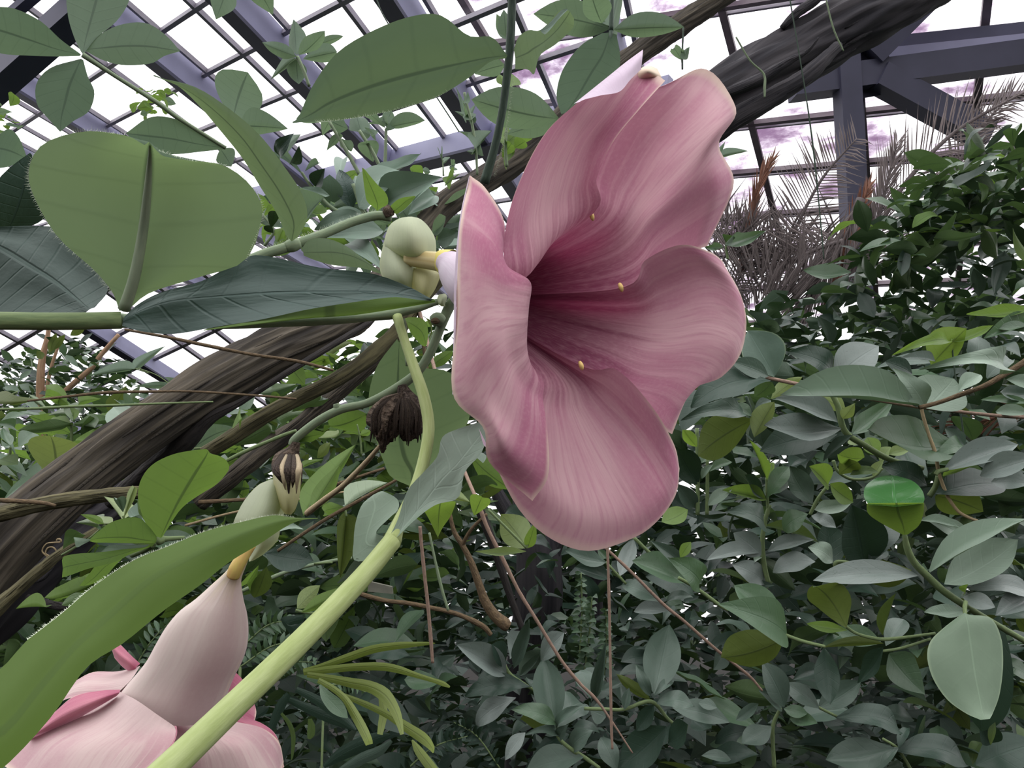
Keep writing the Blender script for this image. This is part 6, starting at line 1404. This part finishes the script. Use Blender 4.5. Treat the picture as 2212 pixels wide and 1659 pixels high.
# ================================================================ masses of background foliage
def cloud(name, label, cat, poly, dr, n, size, mats, seed=0, asp=0.45, droop=0.0, flat=0.7, ind=0):
    """background foliage inside a picture polygon and a depth range: the nearest ind leaves one by one, the mass behind as one part"""
    r_ = np.random.RandomState(seed)
    px = np.array([p[0] for p in poly], float); py = np.array([p[1] for p in poly], float)
    pts = []
    def inside(x, y):
        c = False
        j = len(px) - 1
        for i in range(len(px)):
            if (py[i] > y) != (py[j] > y) and x < (px[j] - px[i]) * (y - py[i]) / (py[j] - py[i]) + px[i]: c = not c
            j = i
        return c
    while len(pts) < n:
        x, y = r_.uniform(px.min(), px.max()), r_.uniform(py.min(), py.max())
        if inside(x, y): pts.append((x, y, dr[0] + (dr[1] - dr[0]) * r_.uniform() ** 0.8))
    tpl = [(0, 0, 0), (-.36, .3, .05), (0, .3, 0), (.36, .3, .05), (-.46, .62, .06), (0, .62, .01), (.46, .62, .06), (0, 1, -.06)]
    tuv = [(.5, 0), (0, .3), (.5, .3), (1, .3), (0, .62), (.5, .62), (1, .62), (.5, 1)]
    tf = [(0, 2, 1), (0, 3, 2), (1, 2, 5, 4), (2, 3, 6, 5), (4, 5, 7), (5, 6, 7)]
    vs, fs, uv, mi = [], [], [], []
    pts.sort(key=lambda p: p[2])
    par = empty(name, P(*pts[0]), label, cat) if ind else None
    shp = ('elliptic', 'ovate', 'obovate', 'elliptic')
    for k, (x, y, d) in enumerate(pts):
        p = P(x, y, d)
        az = r_.uniform(0, 2 * math.pi)
        el = r_.normal(-droop, 0.45)
        Y = Vector((math.cos(az) * math.cos(el), math.sin(az) * math.cos(el), math.sin(el)))
        nn = Vector((r_.normal(0, flat), r_.normal(-0.25, flat), 1.0))
        nn = (nn - Y * nn.dot(Y)).normalized()
        X = Y.cross(nn)
        L = size * r_.uniform(.6, 1.3)
        W = L * asp * r_.uniform(.8, 1.2)
        if k < ind:
            m_ = int(r_.choice(len(mats), p=[q[1] for q in mats]))
            leaf3(par, p, p + Y * L, W, nn, M[mats[m_][0]], shp[k % 4], k % 3)
            continue
        b = len(vs)
        for (u, v, w) in tpl: vs.append(p + X * (u * W) + Y * (v * L) + nn * (w * L))
        uv += tuv
        m_ = int(r_.choice(len(mats), p=[q[1] for q in mats]))
        for f in tf:
            fs.append(tuple(b + i for i in f)); mi.append(m_)
    if not vs: return par
    o = mesh_obj('foliage_mass' if ind else name, vs, fs, M[mats[0][0]], par, uv)
    for q in mats[1:]: o.data.materials.append(M[q[0]])
    o.data.polygons.foreach_set('material_index', mi)
    if ind: o['kind'] = 'stuff'
    else: tag(o, label, cat, None, 'stuff')
    return par or o

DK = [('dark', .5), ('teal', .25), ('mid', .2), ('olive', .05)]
MD = [('mid', .45), ('al_lime', .25), ('dark', .2), ('olive', .1)]
cloud('tree_foliage', 'dense dark foliage of the tree at the upper right below the dry palm', 'foliage', [(1620, 660), (1800, 620), (1930, 500), (2000, 390), (2090, 330), (2260, 310), (2260, 860), (1560, 860), (1580, 680)], (1.5, 2.5), 780, .085, [('dark', .4), ('teal', .3), ('mid', .3)], 1, ind=220)
cloud('tree_foliage', 'outer sprays of bright foliage over the dry palm at right', 'foliage', [(1830, 540), (1900, 470), (2000, 390), (2080, 330), (2250, 300), (2250, 480), (2100, 520), (1900, 600)], (1.4, 1.8), 240, .075, [('mid', .55), ('al_lime', .1), ('dark', .35)], 2, ind=120)
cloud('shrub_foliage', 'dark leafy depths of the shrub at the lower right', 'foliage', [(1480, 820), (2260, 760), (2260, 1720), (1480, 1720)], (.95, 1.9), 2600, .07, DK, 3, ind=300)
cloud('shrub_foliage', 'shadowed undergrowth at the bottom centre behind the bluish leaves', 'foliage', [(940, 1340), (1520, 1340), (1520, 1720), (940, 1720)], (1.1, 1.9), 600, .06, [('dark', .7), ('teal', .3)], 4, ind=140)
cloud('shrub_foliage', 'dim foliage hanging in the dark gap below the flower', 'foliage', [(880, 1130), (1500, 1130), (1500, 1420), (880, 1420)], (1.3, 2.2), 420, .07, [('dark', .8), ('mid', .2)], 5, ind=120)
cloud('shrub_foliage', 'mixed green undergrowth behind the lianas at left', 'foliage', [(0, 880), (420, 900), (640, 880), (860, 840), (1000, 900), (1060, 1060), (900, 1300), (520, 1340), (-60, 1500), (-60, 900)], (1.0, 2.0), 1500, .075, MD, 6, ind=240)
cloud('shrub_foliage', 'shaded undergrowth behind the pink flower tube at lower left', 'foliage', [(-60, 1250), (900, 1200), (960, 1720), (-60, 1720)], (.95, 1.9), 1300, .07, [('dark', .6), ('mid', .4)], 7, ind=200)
cloud('shrub_foliage', 'fine twiggy greenery between the lianas and the calyx', 'foliage', [(560, 790), (1000, 700), (1010, 900), (840, 1000), (600, 960)], (1.1, 1.7), 420, .05, MD, 8, ind=120)
cloud('tree_foliage', 'far tree crown of small leaves in the gap at left under the vine stem', 'foliage', [(-40, 790), (60, 765), (140, 720), (230, 760), (300, 830), (330, 930), (240, 1010), (-40, 1040)], (3.0, 4.2), 1100, .075, [('dark', .5), ('mid', .5)], 9)
cloud('tree_foliage', 'distant tree line closing off the house at the right', 'foliage', [(1250, 740), (2300, 640), (2300, 1420), (1250, 1420)], (3.2, 5.5), 2600, .22, [('dark', .7), ('mid', .3)], 10)
cloud('tree_foliage', 'distant tree line closing off the house in the middle', 'foliage', [(420, 900), (1400, 880), (1400, 1420), (420, 1420)], (3.2, 5.5), 2400, .22, [('dark', .8), ('mid', .2)], 11)
cloud('tree_foliage', 'distant tree line closing off the house at the left', 'foliage', [(-160, 1010), (600, 960), (600, 1420), (-160, 1420)], (3.2, 5.5), 1500, .22, [('dark', .7), ('mid', .3)], 12)
cloud('tree_foliage', 'thin leaf spray against the roof at the left edge', 'foliage', [(-40, 210), (30, 220), (40, 280), (-40, 290)], (1.6, 1.8), 26, .03, [('al_lime', .6), ('al_under', .4)], 13, .7, ind=26)
cloud('tree_foliage', 'tiny leaves strung along a thin creeper before the roof, upper left', 'foliage', [(310, 190), (375, 195), (340, 250), (290, 250)], (1.6, 1.8), 22, .03, [('al_lime', .6), ('al_under', .4)], 14, .7, ind=22)
cloud('tree_foliage', 'small-leaved tangle behind the sage cluster, above the calyx', 'foliage', [(600, 420), (700, 400), (960, 430), (980, 500), (960, 560), (700, 540), (580, 500)], (.9, 1.2), 150, .045, [('al_under', .4), ('al_sage', .3), ('al_lime', .3)], 15, ind=150)

cloud('tree_foliage', 'dense planting beyond the left edge of the view', 'foliage', [(-1500, 900), (-160, 900), (-160, 1450), (-1500, 1450)], (2.5, 5.0), 1500, .2, [('dark', .6), ('mid', .4)], 17)
cloud('tree_foliage', 'dense planting beyond the right edge of the view', 'foliage', [(2320, 700), (3600, 700), (3600, 1450), (2320, 1450)], (2.5, 5.0), 1500, .2, [('dark', .6), ('mid', .4)], 18)
cloud('shading_ground_cover', 'low dark leaf cover added to shade the very bottom of the bed', 'foliage', [(100, 1480), (2250, 1480), (2250, 1740), (100, 1740)], (1.95, 3.0), 2200, .11, [('dark', .8), ('teal', .2)], 16)  # dark leaves added over the soil to deepen the shade there
# small tree trunk and limbs far behind, left
ft = empty('small_tree', P(90, 1000, 3.2), 'slim tan trunk with a forked limb in the gap at left', 'tree')
M['tan'] = stemmat('tan_bark', srgb(150, 118, 92), srgb(176, 146, 118), 0.8, 9, 0.4)
tube('trunk', [zE(500, 1500) + (3.2, 22), zE(480, 1100) + (3.2, 20), zE(460, 700) + (3.2, 17), zE(480, 400) + (3.2, 14), zE(540, 150) + (3.2, 10), zE(560, 0) + (3.2, 8)], M['tan'], ft, 24, 10, 0.05)
tube('limb', [zE(700, 800) + (3.25, 12), zE(880, 640) + (3.25, 12), zE(1040, 500) + (3.25, 11), zE(1150, 350) + (3.25, 10), zE(1350, 120) + (3.25, 8)], M['tan'], ft, 20, 8, 0.05)
tube('limb', [zE(520, 800) + (3.2, 8), zE(580, 500) + (3.2, 7), zE(700, 150) + (3.2, 5)], M['tan'], ft, 16, 8)
for b, t in (((560, 330), (640, 100)), ((600, 300), (740, 120)), ((480, 400), (420, 300)), ((800, 130), (960, 60))):
    leaf(ft, zE(*b), zE(*t), 16, 3.0, M['olive'], 180, 0, 'lance', 0)
# dark stump-like trunks in the gap
for i, (lab, pts) in enumerate((('dark upright trunk deep in the gap below the flower', [(1150, 1700, 1.9, 120), (1150, 1450, 1.9, 110), (1165, 1250, 1.9, 100), (1150, 1000, 2.0, 100)]),
                                ('brown upright trunk in the shade right of the dark gap', [(1290, 1450, 2.1, 60), (1275, 1300, 2.1, 55), (1290, 1100, 2.1, 50)]))):
    e = empty('tree_trunk', P(pts[0][0], pts[0][1], pts[0][2]), lab, 'tree trunk')
    tube('trunk', pts, M['bark_dark'], e, 30, 16, 0.08, 6, 0, True, 40 + i)
    for j in (0, 1):
        x, y, d, w = pts[2]
        tube('limb', [(x, y, d, w * .5), (x + (40 if j else -40), y - 90, d, w * .4), (x + (90 if j else -110), y - 220, d, w * .25)], M['bark_dark'], e, 14, 10, 0.08)
# faded plant label in the shade
lb = empty('plant_tag', P(820, 1270, .95), 'faded pale plant tag half hidden behind the thick pale stem', 'tag')
tagm = plainmat('weathered_tag', srgb(128, 128, 116), 0.7, 0.2, 0, 0.3, 60)
vs = [P(*zB(170, 455), .95), P(*zB(320, 490), .95), P(*zB(325, 535), .95), P(*zB(160, 520), .95)]
vs += [v + FWD * .004 for v in vs]
mesh_obj('plate', vs, [(0, 1, 2, 3), (7, 6, 5, 4), (0, 4, 5, 1), (1, 5, 6, 2), (2, 6, 7, 3), (3, 7, 4, 0)], tagm, lb, smooth=False)
